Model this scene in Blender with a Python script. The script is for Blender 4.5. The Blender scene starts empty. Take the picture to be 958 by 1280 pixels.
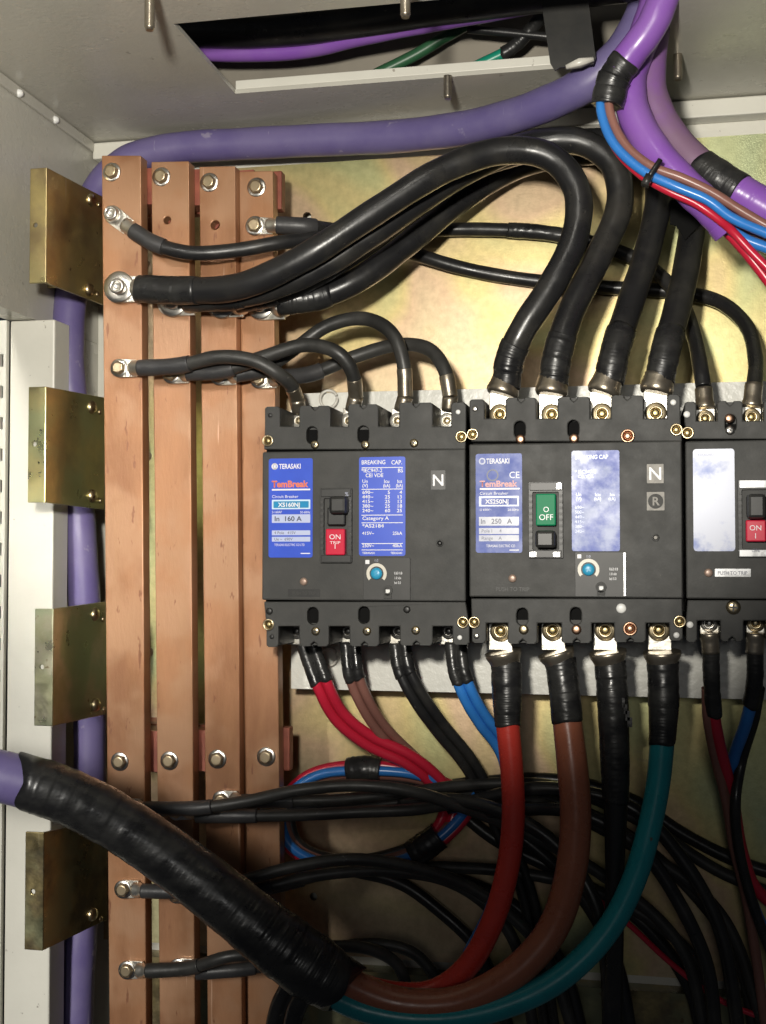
import bpy, bmesh, math, random
from mathutils import Vector, Matrix, geometry
random.seed(7)
sc = bpy.context.scene
COL = sc.collection

# ------------------------------------------------------------------ camera
F_PX, CX, CY = 1550.0, 479.0, 640.0
YAW, PITCH = math.radians(11.7), math.radians(1.85)
CAM = Vector((0.0, -0.90, 1.30))
cam_data = bpy.data.cameras.new('camera')
cam = bpy.data.objects.new('camera', cam_data)
COL.objects.link(cam)
cam_data.sensor_fit = 'HORIZONTAL'
cam_data.sensor_width = 36.0
cam_data.lens = F_PX / 958.0 * 36.0
cam_data.clip_start = 0.01
cam_data.clip_end = 50.0
cam.location = CAM
cam.rotation_euler = (math.pi / 2 + PITCH, 0, YAW)
sc.camera = cam
RIGHT = Vector((math.cos(YAW), math.sin(YAW), 0))
FWD = Vector((-math.sin(YAW) * math.cos(PITCH), math.cos(YAW) * math.cos(PITCH), math.sin(PITCH)))
UP = RIGHT.cross(FWD)

def ray(px, py):
    return FWD + RIGHT * ((px - CX) / F_PX) - UP * ((py - CY) / F_PX)
def at(px, py, y):
    """the point seen at a photograph pixel that lies at depth y (back plate y = 0, camera y = -0.9)"""
    d = ray(px, py)
    return CAM + d * ((y - CAM.y) / d.y)
def at_z(px, py, z):
    d = ray(px, py)
    return CAM + d * ((z - CAM.z) / d.z)
def mm(px, y):
    """metres that PX pixels measure at depth y"""
    return px * (y - CAM.y) / F_PX * 1.02

# ------------------------------------------------------------------ light
world = bpy.data.worlds.new('World')
sc.world = world
world.use_nodes = True
bg = world.node_tree.nodes['Background']
bg.inputs[0].default_value = (0.80, 0.86, 1.0, 1)
bg.inputs[1].default_value = 0.02

def aim(o, target):
    o.rotation_euler = (Vector(target) - o.location).to_track_quat('-Z', 'Y').to_euler()
# hand torch held to the upper left of the camera
kd = bpy.data.lights.new('work_torch', 'SPOT')
kd.energy = 25.5
kd.color = (1.0, 0.95, 0.85)
kd.shadow_soft_size = 0.024
kd.spot_size = math.radians(54)
kd.spot_blend = 0.42
key = bpy.data.objects.new('work_torch', kd)
COL.objects.link(key)
key.location = CAM + Vector((-0.085, -0.02, 0.115))
aim(key, at(480, 290, 0))
# bright tall doorway of the plant room behind the photographer
ad = bpy.data.lights.new('doorway_light', 'AREA')
ad.shape = 'RECTANGLE'
ad.size, ad.size_y = 0.21, 0.23
ad.energy = 1.25
ad.color = (1.0, 0.985, 0.95)
door_light = bpy.data.objects.new('doorway_light', ad)
COL.objects.link(door_light)
door_light.location = (0.085, -2.0, 1.49)
aim(door_light, (0.085, 0.0, 1.45))
# added upright fill at the left, no real lamp, brightens post and busbars
ld = bpy.data.lights.new('added_side_fill', 'AREA')
ld.shape = 'RECTANGLE'
ld.size, ld.size_y = 0.06, 0.62
ld.spread = math.radians(20)
ld.energy = 0.33
ld.color = (1.0, 0.965, 0.89)
side = bpy.data.objects.new('added_side_fill', ld)
COL.objects.link(side)
side.location = CAM + Vector((-0.50, -0.25, 0.16))
aim(side, side.location + Vector((0.10, 1.0, -0.30)))

sc.view_settings.view_transform = 'Standard'
sc.view_settings.look = 'None'
sc.view_settings.gamma = 1.0
sc.view_settings.use_curve_mapping = False
sc.view_settings.exposure = 0.15
sc.cycles.use_denoising = True
sc.cycles.max_bounces = 8

# ------------------------------------------------------------------ materials
def mat(name, col, rough=0.5, metal=0.0, col2=None, scale=40.0, stretch=(1, 1, 1), bump=0.0, bscale=300.0,
        rvar=0.0, coat=0.0, detail=6.0, lo=0.35, hi=0.65, specks=None, spec=0.5, col3=None, scale3=8.0, scratch=None):
    m = bpy.data.materials.new(name)
    m.use_nodes = True
    nt = m.node_tree
    b = nt.nodes['Principled BSDF']
    b.inputs['Roughness'].default_value = rough
    b.inputs['Metallic'].default_value = metal
    b.inputs['Specular IOR Level'].default_value = spec
    b.inputs['Coat Weight'].default_value = coat
    b.inputs['Coat Roughness'].default_value = 0.12
    b.inputs['Base Color'].default_value = (*col, 1)
    tc = nt.nodes.new('ShaderNodeTexCoord')
    mp = nt.nodes.new('ShaderNodeMapping')
    mp.inputs['Scale'].default_value = stretch
    nt.links.new(tc.outputs['Object'], mp.inputs['Vector'])
    vec = mp.outputs['Vector']
    def noise(s, d=6.0, ro=0.6, v=vec):
        n = nt.nodes.new('ShaderNodeTexNoise')
        n.inputs['Scale'].default_value = s
        n.inputs['Detail'].default_value = d
        n.inputs['Roughness'].default_value = ro
        nt.links.new(v, n.inputs['Vector'])
        return n.outputs['Fac']
    def ramp(src, a, c):
        r = nt.nodes.new('ShaderNodeMapRange')
        r.interpolation_type = 'SMOOTHSTEP'
        r.inputs['From Min'].default_value = a
        r.inputs['From Max'].default_value = c
        nt.links.new(src, r.inputs['Value'])
        return r.outputs['Result']
    def mix(fac, a, c):
        x = nt.nodes.new('ShaderNodeMix')
        x.data_type = 'RGBA'
        nt.links.new(fac, x.inputs[0])
        for k, v in ((6, a), (7, c)):
            if isinstance(v, tuple): x.inputs[k].default_value = (*v, 1)
            else: nt.links.new(v, x.inputs[k])
        return x.outputs[2]
    cur = None
    if col2 is not None:
        cur = mix(ramp(noise(scale, detail), lo, hi), col, col2)
    if col3 is not None:
        off = nt.nodes.new('ShaderNodeVectorMath')
        off.operation = 'ADD'
        off.inputs[1].default_value = (3.7, 1.3, 9.1)
        nt.links.new(tc.outputs['Object'], off.inputs[0])
        cur = mix(ramp(noise(scale3, 3.0, 0.5, off.outputs[0]), 0.45, 0.62), cur if cur else col, col3)
    if specks is not None:
        cur = mix(ramp(noise(specks[1], 3.0), specks[2], specks[2] + 0.06), cur if cur else col, specks[0])
    if scratch is not None:
        m2 = nt.nodes.new('ShaderNodeMapping')
        m2.inputs['Scale'].default_value = (260, 260, 14)
        m2.inputs['Rotation'].default_value = (0, 0.22, 0)
        nt.links.new(tc.outputs['Object'], m2.inputs['Vector'])
        lines_ = ramp(noise(1.0, 2.0, 0.5, m2.outputs['Vector']), 0.70, 0.76)
        where = ramp(noise(11, 2.0, 0.5, tc.outputs['Object']), 0.50, 0.60)
        mu = nt.nodes.new('ShaderNodeMath'); mu.operation = 'MULTIPLY'
        nt.links.new(lines_, mu.inputs[0]); nt.links.new(where, mu.inputs[1])
        cur = mix(mu.outputs[0], cur if cur else col, scratch)
    if cur is not None:
        nt.links.new(cur, b.inputs['Base Color'])
    if rvar:
        r = nt.nodes.new('ShaderNodeMapRange')
        r.inputs['To Min'].default_value = max(0.02, rough - rvar)
        r.inputs['To Max'].default_value = min(1.0, rough + rvar)
        r.inputs['From Min'].default_value = 0.3
        r.inputs['From Max'].default_value = 0.7
        nt.links.new(noise(scale * 1.7, 5.0), r.inputs['Value'])
        nt.links.new(r.outputs['Result'], b.inputs['Roughness'])
    if bump:
        bp = nt.nodes.new('ShaderNodeBump')
        bp.inputs['Strength'].default_value = bump
        bp.inputs['Distance'].default_value = 0.002
        nt.links.new(noise(bscale, 3.0), bp.inputs['Height'])
        nt.links.new(bp.outputs['Normal'], b.inputs['Normal'])
    return m

M = {}
def chromate():
    m = bpy.data.materials.new('yellow_chromate_zinc')
    m.use_nodes = True
    nt = m.node_tree
    b = nt.nodes['Principled BSDF']
    tc = nt.nodes.new('ShaderNodeTexCoord')
    def noise(sc_, d, dist=0.0, vec=None):
        n = nt.nodes.new('ShaderNodeTexNoise')
        n.inputs['Scale'].default_value = sc_; n.inputs['Detail'].default_value = d; n.inputs['Distortion'].default_value = dist
        n.inputs['Roughness'].default_value = 0.6
        nt.links.new(vec or tc.outputs['Object'], n.inputs['Vector'])
        return n.outputs['Fac']
    r = nt.nodes.new('ShaderNodeValToRGB')
    cr = r.color_ramp
    stops = ((0.30, (0.36, 0.42, 0.27)), (0.41, (0.47, 0.46, 0.23)), (0.47, (0.56, 0.46, 0.22)), (0.53, (0.55, 0.40, 0.26)), (0.59, (0.52, 0.42, 0.27)), (0.66, (0.55, 0.48, 0.25)), (0.74, (0.44, 0.47, 0.33)))
    cr.elements[0].position, cr.elements[0].color = stops[0][0], (*stops[0][1], 1)
    cr.elements[1].position, cr.elements[1].color = stops[-1][0], (*stops[-1][1], 1)
    for p, c in stops[1:-1]:
        e = cr.elements.new(p); e.color = (*c, 1)
    nt.links.new(noise(4.2, 3.0, 0.6), r.inputs[0])
    # grain of the zinc, stains
    g = nt.nodes.new('ShaderNodeMapRange')
    g.inputs['From Min'].default_value = 0.35; g.inputs['From Max'].default_value = 0.65
    g.inputs['To Min'].default_value = 0.88; g.inputs['To Max'].default_value = 1.08
    nt.links.new(noise(170, 8.0), g.inputs['Value'])
    mul = nt.nodes.new('ShaderNodeMix'); mul.data_type = 'RGBA'; mul.blend_type = 'MULTIPLY'; mul.inputs[0].default_value = 1.0
    nt.links.new(r.outputs[0], mul.inputs[6]); nt.links.new(g.outputs[0], mul.inputs[7])
    st = nt.nodes.new('ShaderNodeMapRange'); st.interpolation_type = 'SMOOTHSTEP'
    st.inputs['From Min'].default_value = 0.64; st.inputs['From Max'].default_value = 0.78
    nt.links.new(noise(34, 6.0, 1.2), st.inputs['Value'])
    mx = nt.nodes.new('ShaderNodeMix'); mx.data_type = 'RGBA'
    nt.links.new(st.outputs[0], mx.inputs[0]); nt.links.new(mul.outputs[2], mx.inputs[6]); mx.inputs[7].default_value = (0.44, 0.37, 0.22, 1)
    m2 = nt.nodes.new('ShaderNodeMapping')
    m2.inputs['Scale'].default_value = (220, 1, 9); m2.inputs['Rotation'].default_value = (0, 0.9, 0)
    nt.links.new(tc.outputs['Object'], m2.inputs['Vector'])
    sr = nt.nodes.new('ShaderNodeMapRange'); sr.inputs['From Min'].default_value = 0.74; sr.inputs['From Max'].default_value = 0.78; sr.inputs['To Max'].default_value = 0.5
    nt.links.new(noise(1.0, 2.0, 0.0, m2.outputs['Vector']), sr.inputs['Value'])
    mx2 = nt.nodes.new('ShaderNodeMix'); mx2.data_type = 'RGBA'
    nt.links.new(sr.outputs[0], mx2.inputs[0]); nt.links.new(mx.outputs[2], mx2.inputs[6]); mx2.inputs[7].default_value = (0.82, 0.76, 0.60, 1)
    nt.links.new(mx2.outputs[2], b.inputs['Base Color'])
    b.inputs['Metallic'].default_value = 0.88
    rr = nt.nodes.new('ShaderNodeMapRange')
    rr.inputs['To Min'].default_value = 0.38; rr.inputs['To Max'].default_value = 0.52
    nt.links.new(noise(24, 4.0), rr.inputs['Value']); nt.links.new(rr.outputs[0], b.inputs['Roughness'])
    bp = nt.nodes.new('ShaderNodeBump'); bp.inputs['Strength'].default_value = 0.05; bp.inputs['Distance'].default_value = 0.002
    nt.links.new(noise(700, 3.0), bp.inputs['Height']); nt.links.new(bp.outputs[0], b.inputs['Normal'])
    return m
M['chromate'] = chromate()
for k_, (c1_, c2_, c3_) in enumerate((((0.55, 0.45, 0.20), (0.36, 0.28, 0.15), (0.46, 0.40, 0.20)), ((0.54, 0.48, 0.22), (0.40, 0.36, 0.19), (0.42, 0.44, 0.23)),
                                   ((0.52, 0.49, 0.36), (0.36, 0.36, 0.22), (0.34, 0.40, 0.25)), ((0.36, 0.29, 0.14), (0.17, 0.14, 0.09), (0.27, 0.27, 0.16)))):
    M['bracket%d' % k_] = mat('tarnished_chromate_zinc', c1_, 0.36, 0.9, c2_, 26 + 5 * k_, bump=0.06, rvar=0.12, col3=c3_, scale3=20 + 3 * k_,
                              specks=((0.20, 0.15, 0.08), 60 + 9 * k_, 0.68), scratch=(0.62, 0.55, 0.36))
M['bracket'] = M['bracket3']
M['copper'] = mat('dull_copper', (0.40, 0.195, 0.095), 0.43, 0.30, (0.28, 0.130, 0.062), 16, (1.8, 1.8, 0.45), 0.08, 260, 0.14, detail=10, lo=0.38, hi=0.66,
                  col3=(0.41, 0.225, 0.125), scale3=22, specks=((0.24, 0.105, 0.055), 110, 0.65), scratch=(0.70, 0.44, 0.30))
M['bakelite'] = mat('red_brown_insulator', (0.30, 0.085, 0.05), 0.5, 0.0, (0.20, 0.05, 0.03), 60)
M['cream'] = mat('cream_paint', (0.75, 0.735, 0.655), 0.38, 0.0, (0.69, 0.675, 0.60), 12, bump=0.05, bscale=260,
                 specks=((0.36, 0.33, 0.28), 120, 0.70))
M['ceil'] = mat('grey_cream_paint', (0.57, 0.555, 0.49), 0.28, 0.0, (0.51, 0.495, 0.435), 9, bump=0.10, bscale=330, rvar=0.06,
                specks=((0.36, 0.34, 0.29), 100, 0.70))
M['hammer'] = mat('textured_cream_paint', (0.74, 0.735, 0.68), 0.34, 0.0, (0.69, 0.685, 0.63), 20, bump=0.25, bscale=190)
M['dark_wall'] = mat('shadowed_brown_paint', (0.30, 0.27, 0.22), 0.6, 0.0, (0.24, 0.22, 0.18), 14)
M['plastic'] = mat('charcoal_plastic', (0.046, 0.0465, 0.045), 0.55, 0.0, (0.057, 0.0565, 0.054), 50, bump=0.05, bscale=900, spec=0.28,
                   specks=((0.11, 0.10, 0.09), 220, 0.74), rvar=0.06)
M['plastic_dark'] = mat('black_plastic', (0.014, 0.014, 0.014), 0.42, 0.0, (0.022, 0.022, 0.021), 90)
M['module'] = mat('smooth_grey_plastic', (0.050, 0.050, 0.049), 0.42, 0.0, (0.060, 0.059, 0.058), 60, spec=0.3)
M['void'] = mat('matt_black_shade_and_tape', (0.006, 0.006, 0.006), 0.8, spec=0.1)  # near-black stands for shade in the breaker recesses, also colours the tape flap
M['black'] = mat('black_cable_pvc', (0.016, 0.016, 0.017), 0.34, 0.0, (0.040, 0.038, 0.034), 30, bump=0.08, bscale=120, rvar=0.12, lo=0.45, hi=0.75, specks=((0.085, 0.08, 0.07), 150, 0.70))
M['black_dusty'] = mat('dusty_black_cable_pvc', (0.045, 0.044, 0.041), 0.45, 0.0, (0.022, 0.022, 0.021), 40, bump=0.07, bscale=140, rvar=0.1, specks=((0.10, 0.095, 0.085), 140, 0.70))
M['heatshrink'] = mat('grey_black_heatshrink', (0.034, 0.034, 0.036), 0.42, 0.0, (0.050, 0.049, 0.050), 60, bump=0.12, bscale=200)
M['tape'] = mat('black_vinyl_tape', (0.013, 0.013, 0.014), 0.33, 0.0, (0.030, 0.030, 0.029), 45, (1, 1, 1.6), 0.22, 62, 0.13)
M['purple_dull'] = mat('dull_purple_sheath', (0.125, 0.100, 0.255), 0.42, 0.0, (0.165, 0.138, 0.29), 22, bump=0.05, bscale=200,
                       specks=((0.27, 0.24, 0.36), 60, 0.68), rvar=0.08, scratch=(0.28, 0.25, 0.38))
M['purple'] = mat('bright_purple_sheath', (0.23, 0.085, 0.42), 0.30, 0.0, (0.26, 0.115, 0.43), 25, specks=((0.33, 0.22, 0.44), 80, 0.71))
M['purple_mottled'] = mat('mottled_purple_sheath', (0.22, 0.085, 0.34), 0.42, 0.0, (0.20, 0.12, 0.19), 14)  # purple mixed at random with a browner purple
M['red'] = mat('red_insulation', (0.60, 0.052, 0.036), 0.30, 0.0, (0.53, 0.044, 0.032), 30, bump=0.07, bscale=110, rvar=0.1, specks=((0.10, 0.08, 0.07), 75, 0.69))
M['red_thin'] = mat('crimson_insulation', (0.52, 0.018, 0.045), 0.28)
M['brown'] = mat('brown_insulation', (0.34, 0.118, 0.066), 0.30, 0.0, (0.29, 0.098, 0.054), 30, bump=0.07, bscale=110, rvar=0.1, specks=((0.10, 0.08, 0.07), 75, 0.69))
M['teal'] = mat('teal_insulation', (0.013, 0.25, 0.29), 0.30, 0.0, (0.011, 0.215, 0.25), 30, bump=0.07, bscale=110, rvar=0.1, specks=((0.10, 0.08, 0.07), 75, 0.69))
M['blue'] = mat('blue_insulation', (0.035, 0.21, 0.62), 0.28, 0.0, (0.03, 0.18, 0.55), 40)
M['brown_thin'] = mat('thin_brown_insulation', (0.26, 0.12, 0.095), 0.32, 0.0, (0.22, 0.10, 0.08), 40)
M['green'] = mat('green_insulation', (0.01, 0.26, 0.17), 0.35)
M['green_dark'] = mat('dark_green_insulation', (0.03, 0.11, 0.05), 0.4)
M['steel'] = mat('zinc_steel', (0.66, 0.64, 0.60), 0.30, 1.0, (0.52, 0.50, 0.46), 120, rvar=0.08)
M['tin'] = mat('tinned_copper', (0.74, 0.72, 0.66), 0.36, 0.9, (0.60, 0.57, 0.50), 90, bump=0.10, bscale=240, rvar=0.1)
M['tin_warm'] = mat('tarnished_tin', (0.50, 0.45, 0.37), 0.34, 0.9, (0.36, 0.31, 0.24), 80, bump=0.08)
M['brass'] = mat('yellow_zinc', (0.66, 0.57, 0.38), 0.32, 1.0, (0.46, 0.36, 0.22), 160, rvar=0.08)
M['brass_dark'] = mat('dull_brass', (0.30, 0.24, 0.12), 0.36, 1.0)
M['gold_bolt'] = mat('pale_gold_zinc', (0.66, 0.54, 0.36), 0.34, 0.9, (0.54, 0.42, 0.27), 160, rvar=0.08)
M['copper_bright'] = mat('bright_copper', (0.56, 0.36, 0.25), 0.36, 1.0, (0.42, 0.24, 0.15), 300)
M['white_print'] = mat('white_print', (0.82, 0.82, 0.84), 0.4)
M['grey_print'] = mat('faded_print', (0.45, 0.48, 0.62), 0.4)
M['orange_print'] = mat('orange_print', (0.80, 0.20, 0.08), 0.4)
M['pink_print'] = mat('paled_orange_print', (0.62, 0.26, 0.25), 0.4)
M['dark_print'] = mat('dark_print', (0.05, 0.06, 0.12), 0.4)
M['blue_label'] = mat('blue_label', (0.020, 0.075, 0.58), 0.38, 0.0, (0.024, 0.085, 0.62), 60)
M['blue_label_paled'] = mat('glare_paled_blue_label', (0.080, 0.120, 0.42), 0.42, 0.0, (0.15, 0.19, 0.46), 55, rvar=0.10, lo=0.42, hi=0.62, spec=0.3)  # blue paled and mottled to put glare into the colour
M['blue_label_glare'] = mat('glare_patched_blue_label', (0.075, 0.115, 0.44), 0.33, 0.0, (0.40, 0.45, 0.66), 45, rvar=0.10, lo=0.46, hi=0.68, spec=0.22)  # pale patches are glare painted into the blue
M['label_pale'] = mat('glare_whitened_label', (0.70, 0.73, 0.85), 0.16, 0.0, (0.20, 0.26, 0.58), 32, lo=0.48, hi=0.66, coat=0.3)  # whiteness is lamp glare on a blue label, put into the colour
M['cyan_label'] = mat('cyan_label', (0.01, 0.26, 0.52), 0.3)
M['pale_label'] = mat('pale_label', (0.52, 0.58, 0.80), 0.3)
M['pale_label_grey'] = mat('greyish_label', (0.46, 0.48, 0.55), 0.3, 0.0, (0.36, 0.38, 0.50), 120)
M['ice_label'] = mat('ice_blue_label', (0.62, 0.78, 0.92), 0.3)
M['red_knob'] = mat('red_toggle', (0.62, 0.018, 0.055), 0.28)
M['green_knob'] = mat('green_toggle', (0.005, 0.22, 0.095), 0.5, spec=0.25)
M['dial_blue'] = mat('blue_dial', (0.035, 0.33, 0.55), 0.35)
M['dial_ring'] = mat('pale_dial_ring', (0.66, 0.62, 0.53), 0.4)
M['silver'] = mat('silver_plate', (0.62, 0.62, 0.62), 0.25, 0.7, (0.40, 0.40, 0.40), 160, lo=0.45, hi=0.6)
M['grey_plate'] = mat('grey_metal_label', (0.40, 0.38, 0.35), 0.6, 0.0, (0.30, 0.29, 0.27), 200, spec=0.3)
M['rivet'] = mat('tan_rivet', (0.34, 0.24, 0.19), 0.4, 0.3)
M['white_plastic'] = mat('white_plastic', (0.80, 0.80, 0.78), 0.4)
M['clear_ring'] = mat('cloudy_nylon', (0.62, 0.60, 0.54), 0.3)

# ------------------------------------------------------------------ mesh helpers
class MB:
    def __init__(s): s.v, s.f, s.sm = [], [], []
    def add(s, vs, fs, smooth=False):
        o = len(s.v)
        s.v += [tuple(v) for v in vs]
        for f in fs:
            s.f.append(tuple(o + i for i in f)); s.sm.append(smooth)
        return s
    def box(s, a, b):
        (x0, y0, z0), (x1, y1, z1) = a, b
        vs = [(x, y, z) for x in (x0, x1) for y in (y0, y1) for z in (z0, z1)]
        return s.add(vs, [(0, 1, 3, 2), (4, 6, 7, 5), (0, 4, 5, 1), (2, 3, 7, 6), (0, 2, 6, 4), (1, 5, 7, 3)])
    def pbox(s, p0, q0, p1, q1, y0, y1):
        """box whose front face fills the pixel rectangle (p0,q0)-(p1,q1) at depth y0 and runs back to y1"""
        a, b = at(p0, (q0 + q1) / 2, y0), at(p1, (q0 + q1) / 2, y0)
        t, u = at((p0 + p1) / 2, q0, y0), at((p0 + p1) / 2, q1, y0)
        return s.box((a.x, y0, u.z), (b.x, y1, t.z))
    def prism(s, outer, y0, y1, holes=(), smooth=False):
        """polygon (x,z) with holes, front at y0, back at y1"""
        allv, loops, edges = [], [], []
        for loop in (outer, *holes):
            o0 = len(allv)
            allv += [Vector((p[0], p[1])) for p in loop]
            ids = list(range(o0, len(allv)))
            loops.append(ids)
            edges += [(ids[i], ids[(i + 1) % len(ids)]) for i in range(len(ids))]
        ov, _, of, _, _, _ = geometry.delaunay_2d_cdt([v * 1000 for v in allv], edges, [], 1 if not holes else 0, 1e-7)
        def inside(x, z, lp):
            c = False
            for i in range(len(lp)):
                p, q = lp[i], lp[i - 1]
                if (p[1] > z) != (q[1] > z) and x < (q[0] - p[0]) * (z - p[1]) / (q[1] - p[1]) + p[0]: c = not c
            return c
        n = len(ov)
        vs = [(v.x / 1000, y0, v.y / 1000) for v in ov] + [(v.x / 1000, y1, v.y / 1000) for v in ov]
        fs = []
        for f in of:
            cx_ = sum(ov[i].x for i in f) / len(f) / 1000; cz_ = sum(ov[i].y for i in f) / len(f) / 1000
            if inside(cx_, cz_, outer) and not any(inside(cx_, cz_, h_) for h_ in holes): fs.append(tuple(f))
        back = [tuple(i + n for i in reversed(f)) for f in fs]
        side = []
        for ids in loops:
            for i in range(len(ids)):
                p, q = ids[i], ids[(i + 1) % len(ids)]
                side.append((p, p + n, q + n, q))
        s.add(vs, fs + back)
        return s.add(vs, side, smooth)
    def lathe(s, c, prof, seg=20, axis=(0, -1, 0), smooth=True, rot=0.0):
        """profile [(radius, height)] swept about AXIS from point C"""
        ax = Vector(axis).normalized()
        u = ax.orthogonal().normalized()
        if abs(ax.y) > 0.9: u = Vector((1, 0, 0))
        w = ax.cross(u)
        c = Vector(c)
        vs, fs = [], []
        for r, h in prof:
            for k in range(seg):
                a = 2 * math.pi * k / seg + rot
                vs.append(c + ax * h + (u * math.cos(a) + w * math.sin(a)) * r)
        for i in range(len(prof) - 1):
            for k in range(seg):
                k2 = (k + 1) % seg
                fs.append((i * seg + k, i * seg + k2, (i + 1) * seg + k2, (i + 1) * seg + k))
        s.add(vs, fs, smooth)
        n = len(prof) - 1
        s.add(vs[:seg], [tuple(range(seg))[::-1]])
        s.add(vs[n * seg:], [tuple(range(seg))])
        return s
    def tube(s, pts, radii, seg=16, wob=0.0, slant=0.0, spiral=None):
        pts = [Vector(p) for p in pts]
        n = len(pts)
        T = []
        for i in range(n):
            T.append((pts[min(i + 1, n - 1)] - pts[max(i - 1, 0)]).normalized())
        u = T[0].orthogonal().normalized()
        vs, fs = [], []
        arc = 0.0
        for i in range(n):
            if i: arc += (pts[i] - pts[i - 1]).length
            u = (u - T[i] * u.dot(T[i])).normalized()
            w = T[i].cross(u)
            r = radii[i] if hasattr(radii, '__len__') else radii
            for k in range(seg):
                a = 2 * math.pi * k / seg
                rr = r * (1 + (random.uniform(-wob, wob) if wob else 0))
                if spiral:
                    fr_ = (arc / spiral[0] + k / seg + 0.5 * math.sin(arc * 70) + 0.3 * math.sin(arc * 190 + k * 0.5)) % 1.0
                    rr += spiral[1] * (fr_ if fr_ < 0.85 else (1 - fr_) * 5.6)
                vs.append(pts[i] + (u * math.cos(a) + w * math.sin(a)) * rr)
        if slant:
            for e in (0, n - 1):
                ph = random.uniform(0, 6.28)
                for k in range(seg):
                    a = 2 * math.pi * k / seg
                    d = slant * (0.6 + 0.4 * math.cos(a + ph) + 0.25 * math.sin(3 * a + ph * 2))
                    vs[e * seg + k] = vs[e * seg + k] - T[e] * d * (1 if e == 0 else -1)
        for i in range(n - 1):
            for k in range(seg):
                k2 = (k + 1) % seg
                fs.append((i * seg + k, i * seg + k2, (i + 1) * seg + k2, (i + 1) * seg + k))
        s.add(vs, fs, True)
        s.add(vs[:seg], [tuple(range(seg))[::-1]])
        s.add(vs[-seg:], [tuple(range(seg))])
        return s
    def build(s, name, material, parent=None, bevel=0.0):
        me = bpy.data.meshes.new(name)
        me.from_pydata(s.v, [], s.f)
        me.polygons.foreach_set('use_smooth', s.sm)
        me.materials.append(M[material] if isinstance(material, str) else material)
        me.validate(); me.update()
        bm = bmesh.new(); bm.from_mesh(me)
        bmesh.ops.remove_doubles(bm, verts=bm.verts[:], dist=1e-6)
        bmesh.ops.recalc_face_normals(bm, faces=bm.faces[:])
        bm.to_mesh(me); bm.free()
        return link(name, me, parent, bevel)

def link(name, me, parent=None, bevel=0.0):
    o = bpy.data.objects.new(name, me)
    COL.objects.link(o)
    if parent is not None: attach(o, parent)
    if bevel:
        b = o.modifiers.new('bevel', 'BEVEL')
        b.width = bevel; b.segments = 2; b.limit_method = 'ANGLE'; b.angle_limit = math.radians(50)
        b.harden_normals = False
    return o
WPOS = {}
def wloc(o):
    p = o.parent
    return o.location + (wloc(p) if p and o.matrix_parent_inverse == Matrix() else Vector((0, 0, 0)))
def attach(o, parent):
    """parent without moving: things only ever translate"""
    o.parent = parent
    o.matrix_parent_inverse = WM(parent).inverted()
def WM(o):
    base = Matrix.LocRotScale(o.location, o.rotation_euler, o.scale)
    return WM(o.parent) @ o.matrix_parent_inverse @ base if o.parent else base
def tag(o, label=None, cat=None, group=None, kind=None):
    for k, v in (('label', label), ('category', cat), ('group', group), ('kind', kind)):
        if v: o[k] = v
    return o
def thing(name, loc, label, cat, group=None):
    o = bpy.data.objects.new(name, None)
    COL.objects.link(o)
    o.empty_display_size = 0.01
    o.location = loc
    return tag(o, label, cat, group)

def xz(pxs, y):
    return [(p.x, p.z) for p in (at(a, b, y) for a, b in pxs)]
def circ(px, py, r, y, n=16, sy=1.0):
    c = at(px, py, y)
    R = mm(r, y)
    return [(c.x + R * math.cos(2 * math.pi * k / n), c.z + R * sy * math.sin(2 * math.pi * k / n)) for k in range(n)]
def rrect(p0, q0, p1, q1, y, r=3.0, n=4):
    """rounded pixel rectangle at depth y"""
    out = []
    for cx, cy, a0 in ((p1 - r, q0 + r, 0), (p0 + r, q0 + r, 90), (p0 + r, q1 - r, 180), (p1 - r, q1 - r, 270)):
        for k in range(n + 1):
            a = math.radians(a0 + 90 * k / n)
            out.append((cx + r * math.cos(a), cy - r * math.sin(a)))
    a, b = at(p0, (q0 + q1) / 2, y), at(p1, (q0 + q1) / 2, y)
    t, u = at((p0 + p1) / 2, q0, y), at((p0 + p1) / 2, q1, y)
    return [(a.x + (b.x - a.x) * (x - p0) / (p1 - p0), t.z + (u.z - t.z) * (z - q0) / (q1 - q0)) for x, z in out]

_dg = None
def text(body, px, py, h, y, material, parent, align='LEFT', bold=0.0, squeeze=1.0, name='lettering'):
    """flat print: baseline at pixel (px,py), capitals H pixels high"""
    cu = bpy.data.curves.new('t', 'FONT')
    cu.body = body
    size = mm(h, y) / 0.70
    cu.size = size
    cu.align_x = align
    cu.offset = bold * size
    cu.resolution_u = 3
    tmp = bpy.data.objects.new('t', cu)
    COL.objects.link(tmp)
    dg = bpy.context.evaluated_depsgraph_get()
    me = bpy.data.meshes.new_from_object(tmp.evaluated_get(dg))
    bpy.data.objects.remove(tmp)
    bpy.data.curves.remove(cu)
    me.materials.clear()
    me.materials.append(M[material])
    p = at(px, py, y)
    me.transform(Matrix.Translation(p) @ Matrix.Rotation(math.pi / 2, 4, 'X') @ Matrix.Scale(squeeze, 4, (1, 0, 0)))
    me.name = name
    return link(name, me, parent)

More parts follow.
